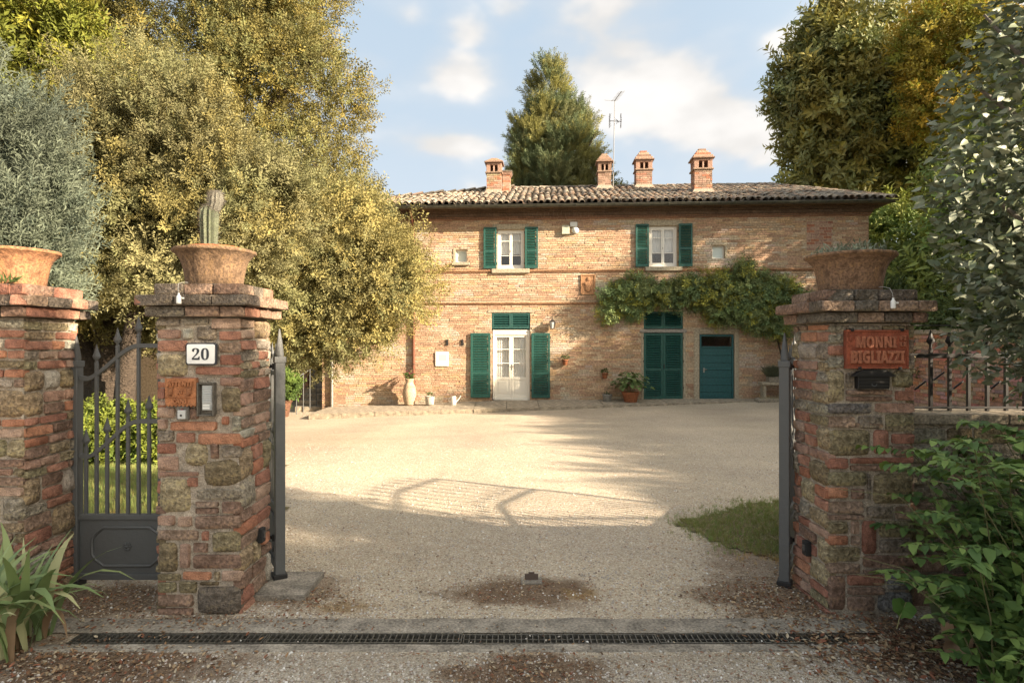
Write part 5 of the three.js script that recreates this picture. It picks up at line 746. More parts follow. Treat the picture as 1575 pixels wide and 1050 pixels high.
{ // the conifer behind the roof
  const t = thing('conifer', 'bushy conical conifer rising behind the farmhouse roof', 'tree');
  limbs(t, [[2.1, -0.5, -30, 0.5], [2.1, 7, -30, 0.36], [1.9, 14, -30, 0.08]], [[[2.1, 8, -30, 0.16], [3.2, 10, -29.4, 0.08], [3.9, 11.4, -29, 0.03]], [[2.1, 8.6, -30, 0.15], [0.9, 10.5, -29.4, 0.08], [0.4, 12, -29, 0.03]]]);
  crown(t, 'crown', coniferTwig, leafMat([0.235, 0.24, 0.11]), [[1.75, 13.4, -30, 0.85, 1.4, 0.8], [2.0, 11.9, -30, 1.6, 1.3, 1.4], [1.0, 11.1, -29.7, 0.95, 1.2, 1.0], [2.7, 10.6, -29.6, 1.5, 1.4, 1.4], [1.7, 9.6, -29.6, 1.75, 1.3, 1.5], [3.3, 9.2, -29.6, 1.3, 1.0, 1.2], [0.5, 9.0, -29.8, 0.8, 0.8, 0.8], [2.3, 7.6, -30, 2.3, 1.5, 1.8]], { clumps: 330, perClump: 34, size: 0.50, clumpR: 0.42, seed: 140, lift: 1.1, tints: [white, [1.2, 1.12, 0.85], [0.8, 0.95, 1.05]] });
  const u = thing('roadside_bush', 'small pale bush showing beside the chimneys behind the ridge', 'bush'); limbs(u, [[5.3, -0.5, -30, 0.1], [5.3, 6, -30, 0.05]], []); crown(u, 'crown', oakTwig2, leafMat([0.19, 0.19, 0.07]), [[5.2, 8.3, -30, 1.1, 0.9, 0.8], [5.2, 6.8, -30, 1.3, 1.3, 0.9]], { clumps: 60, perClump: 20, size: 0.4, clumpR: 0.3, seed: 141, tints: [white, [1.15, 1.1, 1]] });
}
{ // magnolia past the right end of the house
  const t = thing('magnolia_tree', 'large glossy leaved tree beyond the right end of the house', 'tree');
  limbs(t, [[14.8, -0.4, -24.5, 0.4], [14.7, 4, -24.5, 0.32], [14.4, 10, -24.4, 0.16], [14.2, 14, -24.4, 0.06]], [[[14.7, 5, -24.5, 0.2], [12.6, 8, -24, 0.12], [11.2, 9.6, -23.6, 0.05]], [[14.6, 6.5, -24.5, 0.18], [17, 9.6, -24, 0.1], [18.4, 11.4, -24, 0.04]]]);
  crown(t, 'crown', broadTwig, leafMat([0.24, 0.24, 0.085], { roughness: 0.55, transmission: 0.48 }), [[12.2, 10.6, -23.8, 1.75, 2.6, 1.7], [13.2, 12.6, -24, 2.0, 2.2, 1.8], [14.2, 9.6, -24.2, 2.4, 2.8, 2.0], [16.0, 11.8, -24.2, 2.4, 2.8, 2.0], [12.0, 7.8, -23.7, 1.5, 1.3, 1.4], [16.5, 8.4, -24, 2.6, 2.4, 2.0]], { clumps: 520, perClump: 22, size: 0.52, clumpR: 0.62, seed: 150, tints: [white, [1.35, 1.25, 0.9], [0.85, 0.95, 1], [1.2, 1.05, 0.8]] });
  // the yellowing tree behind it
  const y = thing('yellowing_tree', 'tree with golden yellow leaves high at the upper right', 'tree'); limbs(y, [[15.2, -0.3, -20.5, 0.25], [15.2, 5, -20.5, 0.18], [15, 10.5, -20.5, 0.06]], []);
  crown(y, 'crown', oakTwig2, leafMat([0.34, 0.28, 0.045], { transmission: 0.42 }), [[14.6, 11.4, -20.5, 1.6, 1.5, 1.2], [16.2, 10.2, -20.4, 1.7, 1.7, 1.3], [14.2, 9.4, -20.5, 1.0, 1.0, 0.9]], { clumps: 150, perClump: 26, size: 0.42, clumpR: 0.45, seed: 152, tints: [white, [0.75, 0.95, 0.9], [1.15, 1.0, 0.8]] });
  // leafy trees between house and wall on the right
  for (const [x, z, h, s, c, lab] of [[13.5, -15.6, 9.2, 153, [0.18, 0.21, 0.055], 'dark green leafy tree standing beside the right end of the house'], [10.9, -13.2, 4.4, 154, [0.19, 0.23, 0.055], 'lower bright green tree above the railing on the right'], [13.2, -21.0, 6.4, 155, [0.18, 0.21, 0.05], 'mid green tree tucked behind the right corner of the house']]) {
    const g = thing('leafy_tree', lab, 'tree', 'leafy trees right of the courtyard'); limbs(g, [[x, -0.4, z, 0.2], [x, h * 0.4, z, 0.15], [x + 0.2, h * 0.8, z, 0.05]], [[[x, h * 0.3, z, 0.1], [x - 1, h * 0.5, z + 0.3, 0.05], [x - 1.6, h * 0.62, z + 0.4, 0.02]]]);
    crown(g, 'crown', broadTwig, leafMat(c), h > 6 ? [[x, h * 0.62, z, 2.4, h * 0.36, 2.6], [x - 0.3, 3.0, z + 0.6, 2.0, 2.4, 2.2]] : [[x, h * 0.55, z, 2.0, h * 0.48, 1.6]], { clumps: h > 6 ? 170 : 150, perClump: 22, size: 0.40, clumpR: 0.5, seed: s, tints: [white, [1.25, 1.2, 0.85], [0.8, 0.95, 1]] });
  }
}
{ // brick wall and clipped hedge along the right of the courtyard, which shade it
  const w = thing('boundary_wall', 'red brick boundary wall seen through the railing', 'wall'), r = rng(66), m = new MB(), X = 8.2, core = boxGeo(X + 0.012, X + 0.34, -0.6, 1.75, -16.5, -4.6); part('mortar_core', core, M.houseMortar, w);
  for (let y = -0.5; y < 1.72; y += 0.072) for (let z = -4.62 - r() * 0.2; z > -16.4; ) { const l = 0.2 + r() * 0.08, c = tones[['red', 'pink', 'brown', 'orange', 'pink'][Math.floor(r() * 5)]].map((v) => v * (0.85 + r() * 0.35)); m.box(X - 0.003 - r() * 0.008, X + 0.05, y, y + 0.062, z - l, z, c, '1'); z -= l + 0.01; }
  part('brickwork', m.geo(), M.brickV, w).userData.kind = 'stuff'; part('coping', boxGeo(X - 0.04, X + 0.38, 1.752, 1.83, -16.5, -4.6), M.paving, w);
  const h = thing('clipped_hedge', 'tall hedge behind the brick boundary wall', 'hedge'); const bl = []; for (let z = -3.3; z > -16; z -= 0.9) bl.push([X + 1.0, 1.7, z, 0.75, 1.55, 0.8]); limbs(h, [[X + 1, -0.2, -10, 0.08], [X + 1, 1.6, -10, 0.05]], []); crown(h, 'foliage', oakTwig2, leafMat([0.13, 0.16, 0.05]), bl, { clumps: 820, perClump: 22, size: 0.3, clumpR: 0.3, seed: 160, tints: [white, [1.2, 1.15, 0.9], [0.8, 0.9, 0.95]] });
}
{ // trees on the lane side, to the right of the camera, whose shade lies over the gateway
  for (const [x, z, h, s, lab] of [[4.5, 0.15, 4.75, 169, 'tallest roadside tree on the lane close by the camera'], [6.6, 0.2, 4.15, 170, 'roadside tree on the lane just right of the camera'], [9.9, -2.3, 3.6, 168, 'low roadside tree on the lane beside the garden wall end'], [9.2, 0.5, 4.3, 171, 'roadside tree on the lane further right of the camera'], [12.0, 0.9, 4.5, 172, 'roadside tree on the lane furthest right of the camera']]) {
    const t = thing('lane_tree', lab, 'tree', 'trees along the lane'); limbs(t, [[x, -0.1, z, 0.12], [x, 1.4, z, 0.10], [x + 0.1, h * 0.75, z, 0.04]], []);
    crown(t, 'crown', oakTwig2, leafMat([0.14, 0.16, 0.05]), [[x, h * 0.56, z, 1.7, h * 0.42, 1.2], [x, 1.2, z, 1.6, 1.1, 1.0]], { clumps: 190, perClump: 22, size: 0.34, clumpR: 0.4, seed: s, tints: [white, [1.15, 1.1, 0.9]] });
  }
}
{ // climber over the doors
  const t = thing('climbing_plant', 'evergreen climber spreading over the wall above the green doors', 'climber');
  const F = (s, y, z) => { const c = Math.cos(-0.0611), q = Math.sin(-0.0611); return [s * c + z * q, y, -19 - s * q + z * c]; };
  limbs(t, [[...F(8.2, -0.15, 0.12), 0.03], [...F(8.1, 1.0, 0.10), 0.026], [...F(7.6, 2.3, 0.12), 0.022], [...F(6.2, 2.9, 0.12), 0.018], [...F(4.2, 2.9, 0.12), 0.012], [...F(3.1, 2.9, 0.12), 0.006]], []);
  const bl = [[3.15, 2.95, 0.4, 0.42], [3.8, 3.1, 0.55, 0.42], [4.5, 3.05, 0.55, 0.40], [5.15, 3.0, 0.5, 0.40], [5.8, 2.95, 0.55, 0.5], [6.4, 3.1, 0.6, 0.55], [6.95, 3.35, 0.6, 0.5], [7.5, 3.05, 0.55, 0.55], [8.05, 2.95, 0.5, 0.42], [2.95, 2.55, 0.22, 0.25], [3.5, 2.55, 0.35, 0.22], [6.9, 2.55, 0.6, 0.42], [7.4, 2.25, 0.45, 0.35], [7.9, 2.2, 0.35, 0.3], [8.4, 2.7, 0.4, 0.4], [6.2, 2.5, 0.4, 0.3], [7.75, 1.95, .25, .2]].map(([s, y, rx, ry]) => { const p = F(s, y, 0.17); return [p[0], p[1], p[2], rx, ry, 0.17]; });
  crown(t, 'foliage', twig(31, 12, 0.30, 0.13, { width: 0.25 }), leafMat([0.22, 0.26, 0.11]), bl, { clumps: 330, perClump: 20, size: 0.24, clumpR: 0.17, seed: 180, shell: 0.3, lift: 0.2, tints: [white, [1.6, 1.35, 0.7], [0.8, 0.95, 1], [0.9, 1, 0.9], white], keep: (p) => p.z > -19 + p.x * 0.0612 + 0.03 });
}
// ---------------------------------------------------------------- near plants
{ // grey leaved tree leaning in from the right
  const t = thing('grey_leaved_tree', 'grey green leathery leaved tree leaning in from the right edge', 'tree'), r = rng(200), gauss = () => (r() + r() + r() - 1.5) * 1.3;
  limbs(t, [[3.55, -0.1, -3.3, 0.09], [3.45, 1.2, -3.3, 0.075], [3.2, 2.4, -3.3, 0.05], [2.95, 3.6, -3.3, 0.025]], [[[3.4, 1.4, -3.3, 0.04], [2.9, 2.0, -3.2, 0.025], [2.5, 2.3, -3.15, 0.01]], [[3.3, 1.9, -3.3, 0.035], [2.8, 2.7, -3.3, 0.02], [2.5, 2.95, -3.3, 0.008]], [[3.4, 1.2, -3.3, 0.03], [3.0, 1.6, -3.2, 0.018], [2.6, 1.75, -3.15, 0.007]], [[3.2, 2.4, -3.3, 0.03], [2.8, 3.1, -3.35, 0.015], [2.6, 3.4, -3.4, 0.006]]], std([0.14, 0.12, 0.10], { bumpMap: barkBump, bumpScale: 0.01 }));
  const shapes = [0, 1, 2, 3].map((k) => { const m = new MB(); leafInto(m, V3(0, 0, 0), V3(0, 1, 0), V3(0, 0, 1), 1, 0.5 + 0.1 * (k % 2), 0.35 + 0.1 * k, 0.1 + 0.07 * k, true); return m.geo(0.9); });
  const mats = [[0.155, 0.185, 0.11], [0.195, 0.22, 0.14], [0.115, 0.145, 0.08], [0.25, 0.27, 0.19]].map((c) => leafMat(c, { transmission: 0.12, roughness: 0.5, specularIntensity: 0.6 }));
  const blobs = [[2.9, 2.75, -3.35, 0.55, 0.75, 0.4], [2.68, 2.15, -3.25, 0.42, 0.5, 0.32], [3.0, 2.0, -3.3, 0.5, 0.6, 0.4], [2.72, 1.72, -3.3, 0.34, 0.22, 0.28], [3.2, 3.5, -3.35, 0.55, 0.6, 0.45], [3.25, 1.55, -3.3, 0.4, 0.35, 0.35], [2.45, 2.45, -3.3, 0.24, 0.3, 0.22], [2.85, 1.52, -3.55, 0.35, 0.16, 0.16], [2.62, 1.62, -3.5, 0.2, 0.12, 0.14], [3.0, 1.36, -3.5, 0.25, 0.16, 0.16], [3.6, 2.8, -3.3, 0.5, 1.1, 0.45], [3.0, 4.0, -3.4, 0.5, 0.4, 0.4]];
  const all = [];
  for (const b of blobs) { const n = Math.round(b[3] * b[4] * b[5] * 13500); for (let i = 0; i < n; i++) { const d = V3(gauss(), gauss(), gauss()).normalize(), R = Math.pow(r(), 0.4); const p = V3(b[0] + d.x * b[3] * R, b[1] + d.y * b[4] * R, b[2] + d.z * b[5] * R), dir = V3(-0.8 + gauss() * 0.6, -0.1 + gauss() * 0.7, gauss() * 0.6 + d.z * 0.5).normalize(), q = new THREE.Quaternion().setFromUnitVectors(V3(0, 1, 0), dir).multiply(new THREE.Quaternion().setFromAxisAngle(V3(0, 1, 0), r() * 6.28)); all.push([p, q, 0.042 + r() * 0.036, Math.floor(r() * 4), Math.floor(r() * 4)]); } }
  const front = all.map((a, i) => [a[0].z + (Math.abs(a[0].x / a[0].z) < 0.84 ? 0 : -5), i]).sort((a, b) => b[0] - a[0]).slice(0, 300).map((a) => a[1]), own = new Set(front), rest = [[], [], [], []];
  all.forEach(([p, q, s, g, mm], i) => { if (own.has(i)) { const m = part('leaf', shapes[g], mats[mm], t); m.position.copy(p); m.quaternion.copy(q); m.scale.setScalar(s); } else rest[mm].push(shapes[g].clone().applyMatrix4(new THREE.Matrix4().compose(p, q, V3(s, s, s)))); });
  rest.forEach((l, k) => { if (l.length) part('crown', merge(l), mats[k], t).userData.kind = 'stuff'; });
}
{ // green shrub at the foot of the right wall
  const t = thing('green_shrub', 'bright green leafy shrub crowding the right corner by the wall', 'shrub'), r = rng(210), gauss = () => (r() + r() + r() - 1.5) * 1.3;
  const shapes = [0, 1, 2].map((k) => { const m = new MB(); leafInto(m, V3(0, 0, 0), V3(0, 1, 0), V3(0, 0, 1), 1, 0.52 + 0.05 * k, 0.3 + 0.1 * k, 0.15 + 0.08 * k, true); return m.geo(0.9); });
  const mats = [[0.12, 0.20, 0.055], [0.15, 0.24, 0.065], [0.09, 0.16, 0.05], [0.21, 0.30, 0.08]].map((c) => leafMat(c, { transmission: 0.25, roughness: 0.55 }));
  const stems = [], all = [];
  for (let i = 0; i < 150; i++) { // arching shoots from a few stools along the wall foot
    const bz = -2.62 - r() * 0.85, bx = -bz * 0.775 + 0.02 + r() * 0.6, up = (0.35 + r() * 0.85) * (i % 5 ? 1 : 0.5), reach = 0.2 + r() * 0.62, a = i < 105 ? Math.PI + gauss() * 0.8 : r() * 6.28, pts = [[bx, 0, bz, 0.004], [bx + Math.cos(a) * reach * 0.25, up * 0.6, bz + Math.sin(a) * reach * 0.2, 0.003], [bx + Math.cos(a) * reach * 0.65, up * 0.95, bz + Math.sin(a) * reach * 0.45, 0.0022], [bx + Math.cos(a) * reach, up * 0.98, bz + Math.sin(a) * reach * 0.7, 0.0014]];
    stems.push(pts); const c = new THREE.CatmullRomCurve3(pts.map((p) => V3(p[0], p[1], p[2])));
    const n = 38; for (let k = 0; k < n; k++) { const f = 0.06 + 0.94 * (k + r()) / n, p = c.getPoint(Math.min(f, 1)), tan = c.getTangent(Math.min(f, 1)), s = k % 2 ? 1 : -1, side = V3(-tan.z, 0, tan.x).normalize().multiplyScalar(s), dir = tan.clone().multiplyScalar(0.5).add(side).add(V3(gauss() * 0.3, gauss() * 0.3 - 0.05, gauss() * 0.3)).normalize(); const nn = V3(gauss() * 0.35, 1, gauss() * 0.35).normalize(), x = V3().crossVectors(dir, nn).normalize(), z = V3().crossVectors(x, dir).normalize(), m4 = new THREE.Matrix4().makeBasis(x, dir, z), q = new THREE.Quaternion().setFromRotationMatrix(m4); if (p.x > 1.9) all.push([p, q, 0.05 + r() * 0.04, Math.floor(r() * 3), r() < 0.12 || f > 0.93 ? 3 : Math.floor(r() * 3)]); }
  }
  for (let i = 0; i < 2600; i++) { const z = -2.55 - r() * 0.95, x = -z * 0.765 + 0.04 + r() * 0.55, top = 0.35 + 0.5 * smooth(x + z * 0.765, 0.0, 0.3), p = V3(x, 0.04 + r() * top, z), q = new THREE.Quaternion().setFromUnitVectors(V3(0, 1, 0), V3(gauss(), gauss() * 0.5 + 0.2, gauss()).normalize()); all.push([p, q, 0.04 + r() * 0.04, Math.floor(r() * 3), Math.floor(r() * 3)]); }
  part('stems', merge(stems.map((s) => tubeGeo(s, 5))), std([0.12, 0.115, 0.05]), t);
  const front = all.map((a, i) => [a[0].y + a[0].z * 0.6 - a[0].x * 0.4 + (Math.abs(a[0].x / a[0].z) < 0.83 ? 0 : -5), i]).sort((a, b) => b[0] - a[0]).slice(0, 300).map((a) => a[1]), own = new Set(front), rest = [[], [], [], []];
  all.forEach(([p, q, s, g, mm], i) => { if (own.has(i)) { const m = part('leaf', shapes[g], mats[mm], t); m.position.copy(p); m.quaternion.copy(q); m.scale.setScalar(s); } else rest[mm].push(shapes[g].clone().applyMatrix4(new THREE.Matrix4().compose(p, q, V3(s, s, s)))); });
  rest.forEach((l, k) => { if (l.length) part('foliage', merge(l), mats[k], t).userData.kind = 'stuff'; });
}
function bladeGeo(len, wid, bend, seed, fold = 0.25, seg = 7) { // a strap leaf arching from the origin along +x
  const m = new MB(), r = rng(seed), tw = (r() - 0.5) * 0.5, pt = (k, s) => { const f = k / seg, a = lerp(1.35 - r() * 0, 1.35 - bend, f), w = wid * Math.sin(Math.PI * Math.pow(f * 0.94 + 0.06, 0.75)) * 0.5 + 0.001; return [f, a, w, s]; };
  let x = 0, y = 0; const c = []; for (let k = 0; k <= seg; k++) { const f = k / seg, a = lerp(1.4, 1.4 - bend, Math.pow(f, 1.3)); c.push([x, y, Math.max(0.001, wid * 0.5 * Math.sin(Math.PI * Math.pow(0.08 + 0.9 * f, 0.8))), a, tw * f]); x += Math.cos(a) * len / seg; y += Math.sin(a) * len / seg; }
  for (let k = 0; k < seg; k++) { const P = (q, s) => { const [X, Y, w, a, t] = c[q]; return [X - Math.sin(a) * Math.abs(s) * w * fold * -1, Y + Math.abs(s) * w * fold * Math.cos(a), s * w * Math.cos(t)]; }; m.quad(P(k, 0), P(k + 1, 0), P(k + 1, 1), P(k, 1)); m.quad(P(k, -1), P(k + 1, -1), P(k + 1, 0), P(k, 0)); }
  return m.geo(1.1);
}
{ // iris clump
  const t = thing('iris_clump', 'clump of strappy iris leaves at the lower left corner', 'plant'), r = rng(220), gs = []; for (let i = 0; i < 8; i++) gs.push(bladeGeo(1, 0.060 + 0.016 * (i % 3), 0.6 + i * 0.36, 300 + i));
  const mats = [[0.23, 0.30, 0.12], [0.28, 0.34, 0.14], [0.18, 0.25, 0.10], [0.42, 0.41, 0.21]].map((c) => leafMat(c, { transmission: 0.2, roughness: 0.5, specularIntensity: 0.5 })), dead = [leafMat([0.33, 0.25, 0.14]), leafMat([0.25, 0.16, 0.09])];
  for (let i = 0; i < 105; i++) { const old = i > 88, m = part('leaf', gs[old ? 6 + i % 2 : Math.floor(r() * 7)], old ? dead[i % 2] : mats[r() < 0.1 ? 3 : Math.floor(r() * 3)], t), a = r() * 6.28; m.position.set(-2.68 + (r() - 0.5) * 0.36, -0.01, -3.22 + (r() - 0.5) * 0.3); m.rotation.set(0, a, 0); const s = (old ? 0.42 : 0.48) + r() * 0.24; m.scale.set(s, s, s * 1.15); m.rotation.order = 'YXZ'; m.rotation.x = (r() - 0.5) * 0.3; }
}
{ // big leaves at the foot of the shrub: a lobed blade cupped about its midrib
  const mk = (name, lab, seed, mat, x, y, z, s, rx, ry, rz, ragged) => {
    const m = new MB(), r = rng(seed), N = 28, K = 4, P = (i, k) => { const a = i / N * 2 * Math.PI, f = k / K, lobe = 0.40 + 0.07 * Math.cos(a * 2) + 0.05 * Math.cos(a * 7 + seed) * (0.4 + ragged), q = lobe * f, X = Math.cos(a) * q * 0.8, Y = Math.sin(a) * q; return [X, Y, 0.55 * Math.abs(X) - 0.5 * X * X - 0.35 * Y * Y + ragged * 0.10 * f * Math.sin(a * 4 + seed) + 0.018 * f * Math.sin(a * 11)]; };
    for (let i = 0; i < N; i++) for (let k = 0; k < K; k++) { const j = (i + 1) % N; if (!k) m.tri([0, 0, 0], P(i, 1), P(j, 1)); else m.quad(P(i, k), P(i, k + 1), P(j, k + 1), P(j, k)); }
    const o = thing(name, lab, 'leaf'); part('blade', m.geo(1.0), mat, o); part('stalk', tubeGeo([[0, 0.3, 0.0, 0.012], [0, -0.36, -0.03, 0.016], [0.05, -0.75, -0.12, 0.014]], 5), std([0.30, 0.28, 0.12]), o); o.position.set(x, y, z); o.scale.setScalar(s); o.rotation.set(rx, ry, rz);
  };
  mk('broad_leaf', 'broad pale green leaf at the foot of the green shrub', 2, leafMat([0.30, 0.34, 0.19], { transmission: 0.15 }), 2.23, 0.21, -3.22, 0.19, -0.3, 0.1, 0.25, 0);
  mk('dry_leaf', 'large curled dry brown leaf at the foot of the green shrub', 5, leafMat([0.38, 0.25, 0.15], { transmission: 0.15 }), 2.25, 0.09, -3.12, 0.23, -0.6, -0.2, 0.9, 1);
  mk('broad_leaf', 'bright green broad leaf beside the foot of the plaque pillar', 4, leafMat([0.12, 0.22, 0.045], { transmission: 0.3 }), 2.08, 0.18, -3.28, 0.15, -0.8, -0.2, -0.7, 0.2);
}
// ---------------------------------------------------------------- grass, loose gravel and litter
function patchSheet(name, inside, x0, x1, z0, z1, step, lift, mat, label) {
  const m = new MB(); for (let x = x0; x < x1; x += step) for (let z = z0; z < z1; z += step) { if (!inside(x + step / 2, z + step / 2)) continue; const P = (a, b) => [a, ground(a, b) + lift, b]; m.quad(P(x, z + step), P(x + step, z + step), P(x + step, z), P(x, z)); }
  return setting(name, m.geo(1.2), mat, label);
}
const lawnSoil = std([0.30, 0.285, 0.15], { map: soilMap, bumpMap: grainBump, bumpScale: 0.02, roughness: 1 });
const inRight = (x, z) => Math.hypot((x - 2.95) / 1.4, (z + 5.15) / 1.0) + 0.35 * fbm(x * 1.8, 1, z * 1.8, 3) < 1 && x < 4.2;
const inLeft = (x, z) => x < 0.40 * z + 0.1 + 0.5 * fbm(1, z * 0.9, 4, 3) && x > -16 && z < -5.3 + 0.3 * fbm(x, 3, 1, 3) && z > -24;
patchSheet('lawn', inRight, 1.1, 4.3, -6.6, -4.0, 0.08, 0.010, lawnSoil, 'small lawn beside the right gate leaf');
patchSheet('lawn', inLeft, -16, -1.9, -24, -4.9, 0.22, 0.014, lawnSoil, 'lawn under the trees behind the footgate');
{
  const r = rng(240), m = new MB(); for (let i = 0; i < 9; i++) { const a = r() * 6.28, b = V3(Math.cos(a) * 0.02, 0, Math.sin(a) * 0.02), h = 0.035 + r() * 0.04, l = V3(Math.cos(a) * 0.03 * r(), h, Math.sin(a) * 0.03 * r()), s = V3(-Math.sin(a), 0, Math.cos(a)).multiplyScalar(0.0022), T = b.clone().add(l), q = (v) => [v.x, v.y, v.z]; m.tri(q(b.clone().sub(s)), q(b.clone().add(s)), q(T)); }
  const list = [], cols = [], M4 = new THREE.Matrix4(), Q = new THREE.Quaternion(), add = (x, z, s, dry) => { Q.setFromAxisAngle(V3(0, 1, 0), r() * 6.28); list.push(M4.compose(V3(x, ground(x, z) + 0.008, z), Q, V3(s, s * (0.7 + r() * 0.7), s)).clone()); const d = dry + 0.5 * fbm(x * 2, 2, z * 2, 3); cols.push(d > 0.35 ? [1.9 + r() * 0.5, 1.35, 1.3] : [0.85 + r() * 0.4, 0.9 + r() * 0.35, 0.8]); };
  for (let i = 0; i < 13000; i++) { const x = 1.1 + r() * 3.1, z = -6.6 + r() * 2.6; const e = 0.25 * r() * r(); if (inRight(x + (x < 2.75 ? e : -e), z + (z > -5.2 ? -e : e))) add(x, z, 0.32 + r() * 0.34, 0.10 + (z > -4.6 ? 0.2 : 0)); }
  for (let i = 0; i < 36000; i++) { const x = -9.5 + r() * 7.6, z = -11 + Math.pow(r(), 0.7) * 6.2; if (inLeft(x, z)) add(x, z, 0.6 + r() * 0.55, 0.2); }
  const im = new THREE.InstancedMesh(m.geo(), leafMat([0.25, 0.275, 0.115], { transmission: 0.3 }), list.length); list.forEach((mm, i) => { im.setMatrixAt(i, mm); im.setColorAt(i, new THREE.Color().setRGB(...cols[i])); }); im.name = 'grass'; im.userData = { kind: 'stuff', label: 'short tufted grass of the two lawns', category: 'grass' }; sh(im); scene.add(im);
}
{
  const r = rng(250), g = new THREE.IcosahedronGeometry(1, 0), p = g.attributes.position; // an angular pebble
  { const seen = new Map(); for (let i = 0; i < p.count; i++) { const k = [p.getX(i), p.getY(i), p.getZ(i)].map((v) => v.toFixed(3)).join(); if (!seen.has(k)) seen.set(k, 0.75 + r() * 0.5); const f = seen.get(k); p.setXYZ(i, p.getX(i) * f, p.getY(i) * f * 0.62, p.getZ(i) * f * 0.85); } g.computeVertexNormals(); }
  const N = 52000, list = [], cols = [], M4 = new THREE.Matrix4(), Q = new THREE.Quaternion(), E = new THREE.Euler();
  for (let i = 0; i < N; i++) {
    const D = 2.55 + Math.pow(r(), 1.9) * 8.5, x = (r() * 2 - 1) * D * 0.86, z = -D; if (z < GRATE.z1 + 0.07 && z > GRATE.z0 - 0.2 && x < 2 && x > -2.6 && r() < 0.93) continue; if (inRight(x, z) || inLeft(x, z)) continue; if (z > -4.1 && z < -3.6 && ((x > -2.1 && x < -1.57) || (x > 1.84 && x < 2.38) || x < -2.84)) continue;
    const [ps] = patchAt(x, z); if (ps > 0.4 && r() < 0.6) continue;
    const s = 0.0028 + Math.pow(r(), 2.4) * 0.0068; Q.setFromEuler(E.set(r() * 0.6, r() * 6.28, r() * 0.6)); list.push(M4.compose(V3(x, ground(x, z) + s * 0.25, z), Q, V3(s, s, s)).clone());
    const q = r(), k = 0.8 + r() * 0.4; cols.push((q < 0.10 ? [0.62, 0.60, 0.56] : q < 0.55 ? [0.47, 0.425, 0.38] : q < 0.88 ? [0.38, 0.335, 0.29] : [0.27, 0.20, 0.16]).map((v) => v * k));
  }
  const im = new THREE.InstancedMesh(g, std([1, 1, 1], { roughness: 0.9 }), list.length); list.forEach((m, i) => { im.setMatrixAt(i, m); im.setColorAt(i, new THREE.Color().setRGB(...cols[i])); }); im.name = 'loose_gravel'; im.userData = { kind: 'stuff', label: 'loose pale gravel stones scattered over the drive', category: 'gravel' }; sh(im); scene.add(im);
}
{
  const r = rng(260), gauss = () => (r() + r() + r() - 1.5) * 1.3, m = new MB(); leafInto(m, V3(0, 0, 0), V3(0, 0, -1), V3(0, 1, 0), 1, 0.5, 0.5, -0.25, true); const g = m.geo(0.9);
  const list = [], cols = [], M4 = new THREE.Matrix4(), Q = new THREE.Quaternion(), E = new THREE.Euler(), pal = [[0.20, 0.115, 0.065], [0.27, 0.165, 0.09], [0.13, 0.08, 0.05], [0.36, 0.26, 0.16], [0.23, 0.10, 0.06], [0.42, 0.35, 0.25]];
  const drop = (x, z, s) => { if (z > -4.07 && z < -3.62 && ((x > -2.086 && x < -1.59) || (x > 1.857 && x < 2.364) || (x > -3.36 && x < -2.86))) return; Q.setFromEuler(E.set((r() - 0.5) * 0.9, r() * 6.28, (r() - 0.5) * 0.9)); list.push(M4.compose(V3(x, ground(x, z) + 0.004 + r() * 0.008, z), Q, V3(s, s, s)).clone()); const k = 0.75 + r() * 0.5; cols.push(pal[Math.floor(r() * pal.length)].map((v) => v * k)); };
  for (const [px, pz, rx, rz, n, s] of [[0.05, -3.95, 0.42, 0.18, 420, 0.016], [0.06, -2.98, 0.34, 0.17, 420, 0.018], [-2.05, -3.02, 0.6, 0.2, 1000, 0.022], [-2.5, -3.78, 0.4, 0.22, 520, 0.018], [1.62, -3.85, 0.42, 0.25, 1000, 0.02], [2.1, -3.2, 0.55, 0.3, 2200, 0.026], [-1.75, -3.52, 0.5, 0.10, 420, 0.018], [-1.3, -3.85, 0.28, 0.16, 420, 0.018], [-3.0, -3.2, 0.5, 0.3, 600, 0.026], [1.2, -3.0, 0.9, 0.25, 260, 0.015], [0, -3.7, 2.2, 0.3, 300, 0.013], [0, -3.42, 2.2, 0.04, 160, 0.014], [0.2, -5.2, 2.6, 1.0, 160, 0.016], [1.75, -4.6, 0.4, 0.4, 220, 0.016], [-0.9, -4.3, 0.9, 0.4, 160, 0.014], [1.9, -3.5, 0.4, 0.1, 260, 0.02]]) for (let i = 0; i < n; i++) drop(px + gauss() * rx, pz + gauss() * rz, s * (0.6 + r() * 0.9));
  const im = new THREE.InstancedMesh(g, leafMat([1, 1, 1], { transmission: 0.1, roughness: 0.9, specularIntensity: 0.2 }), list.length); list.forEach((mm, i) => { im.setMatrixAt(i, mm); im.setColorAt(i, new THREE.Color().setRGB(...cols[i])); }); im.name = 'fallen_leaves'; im.userData = { kind: 'stuff', label: 'dry brown leaf litter drifted round the gate', category: 'leaf litter' }; sh(im); scene.add(im);
}

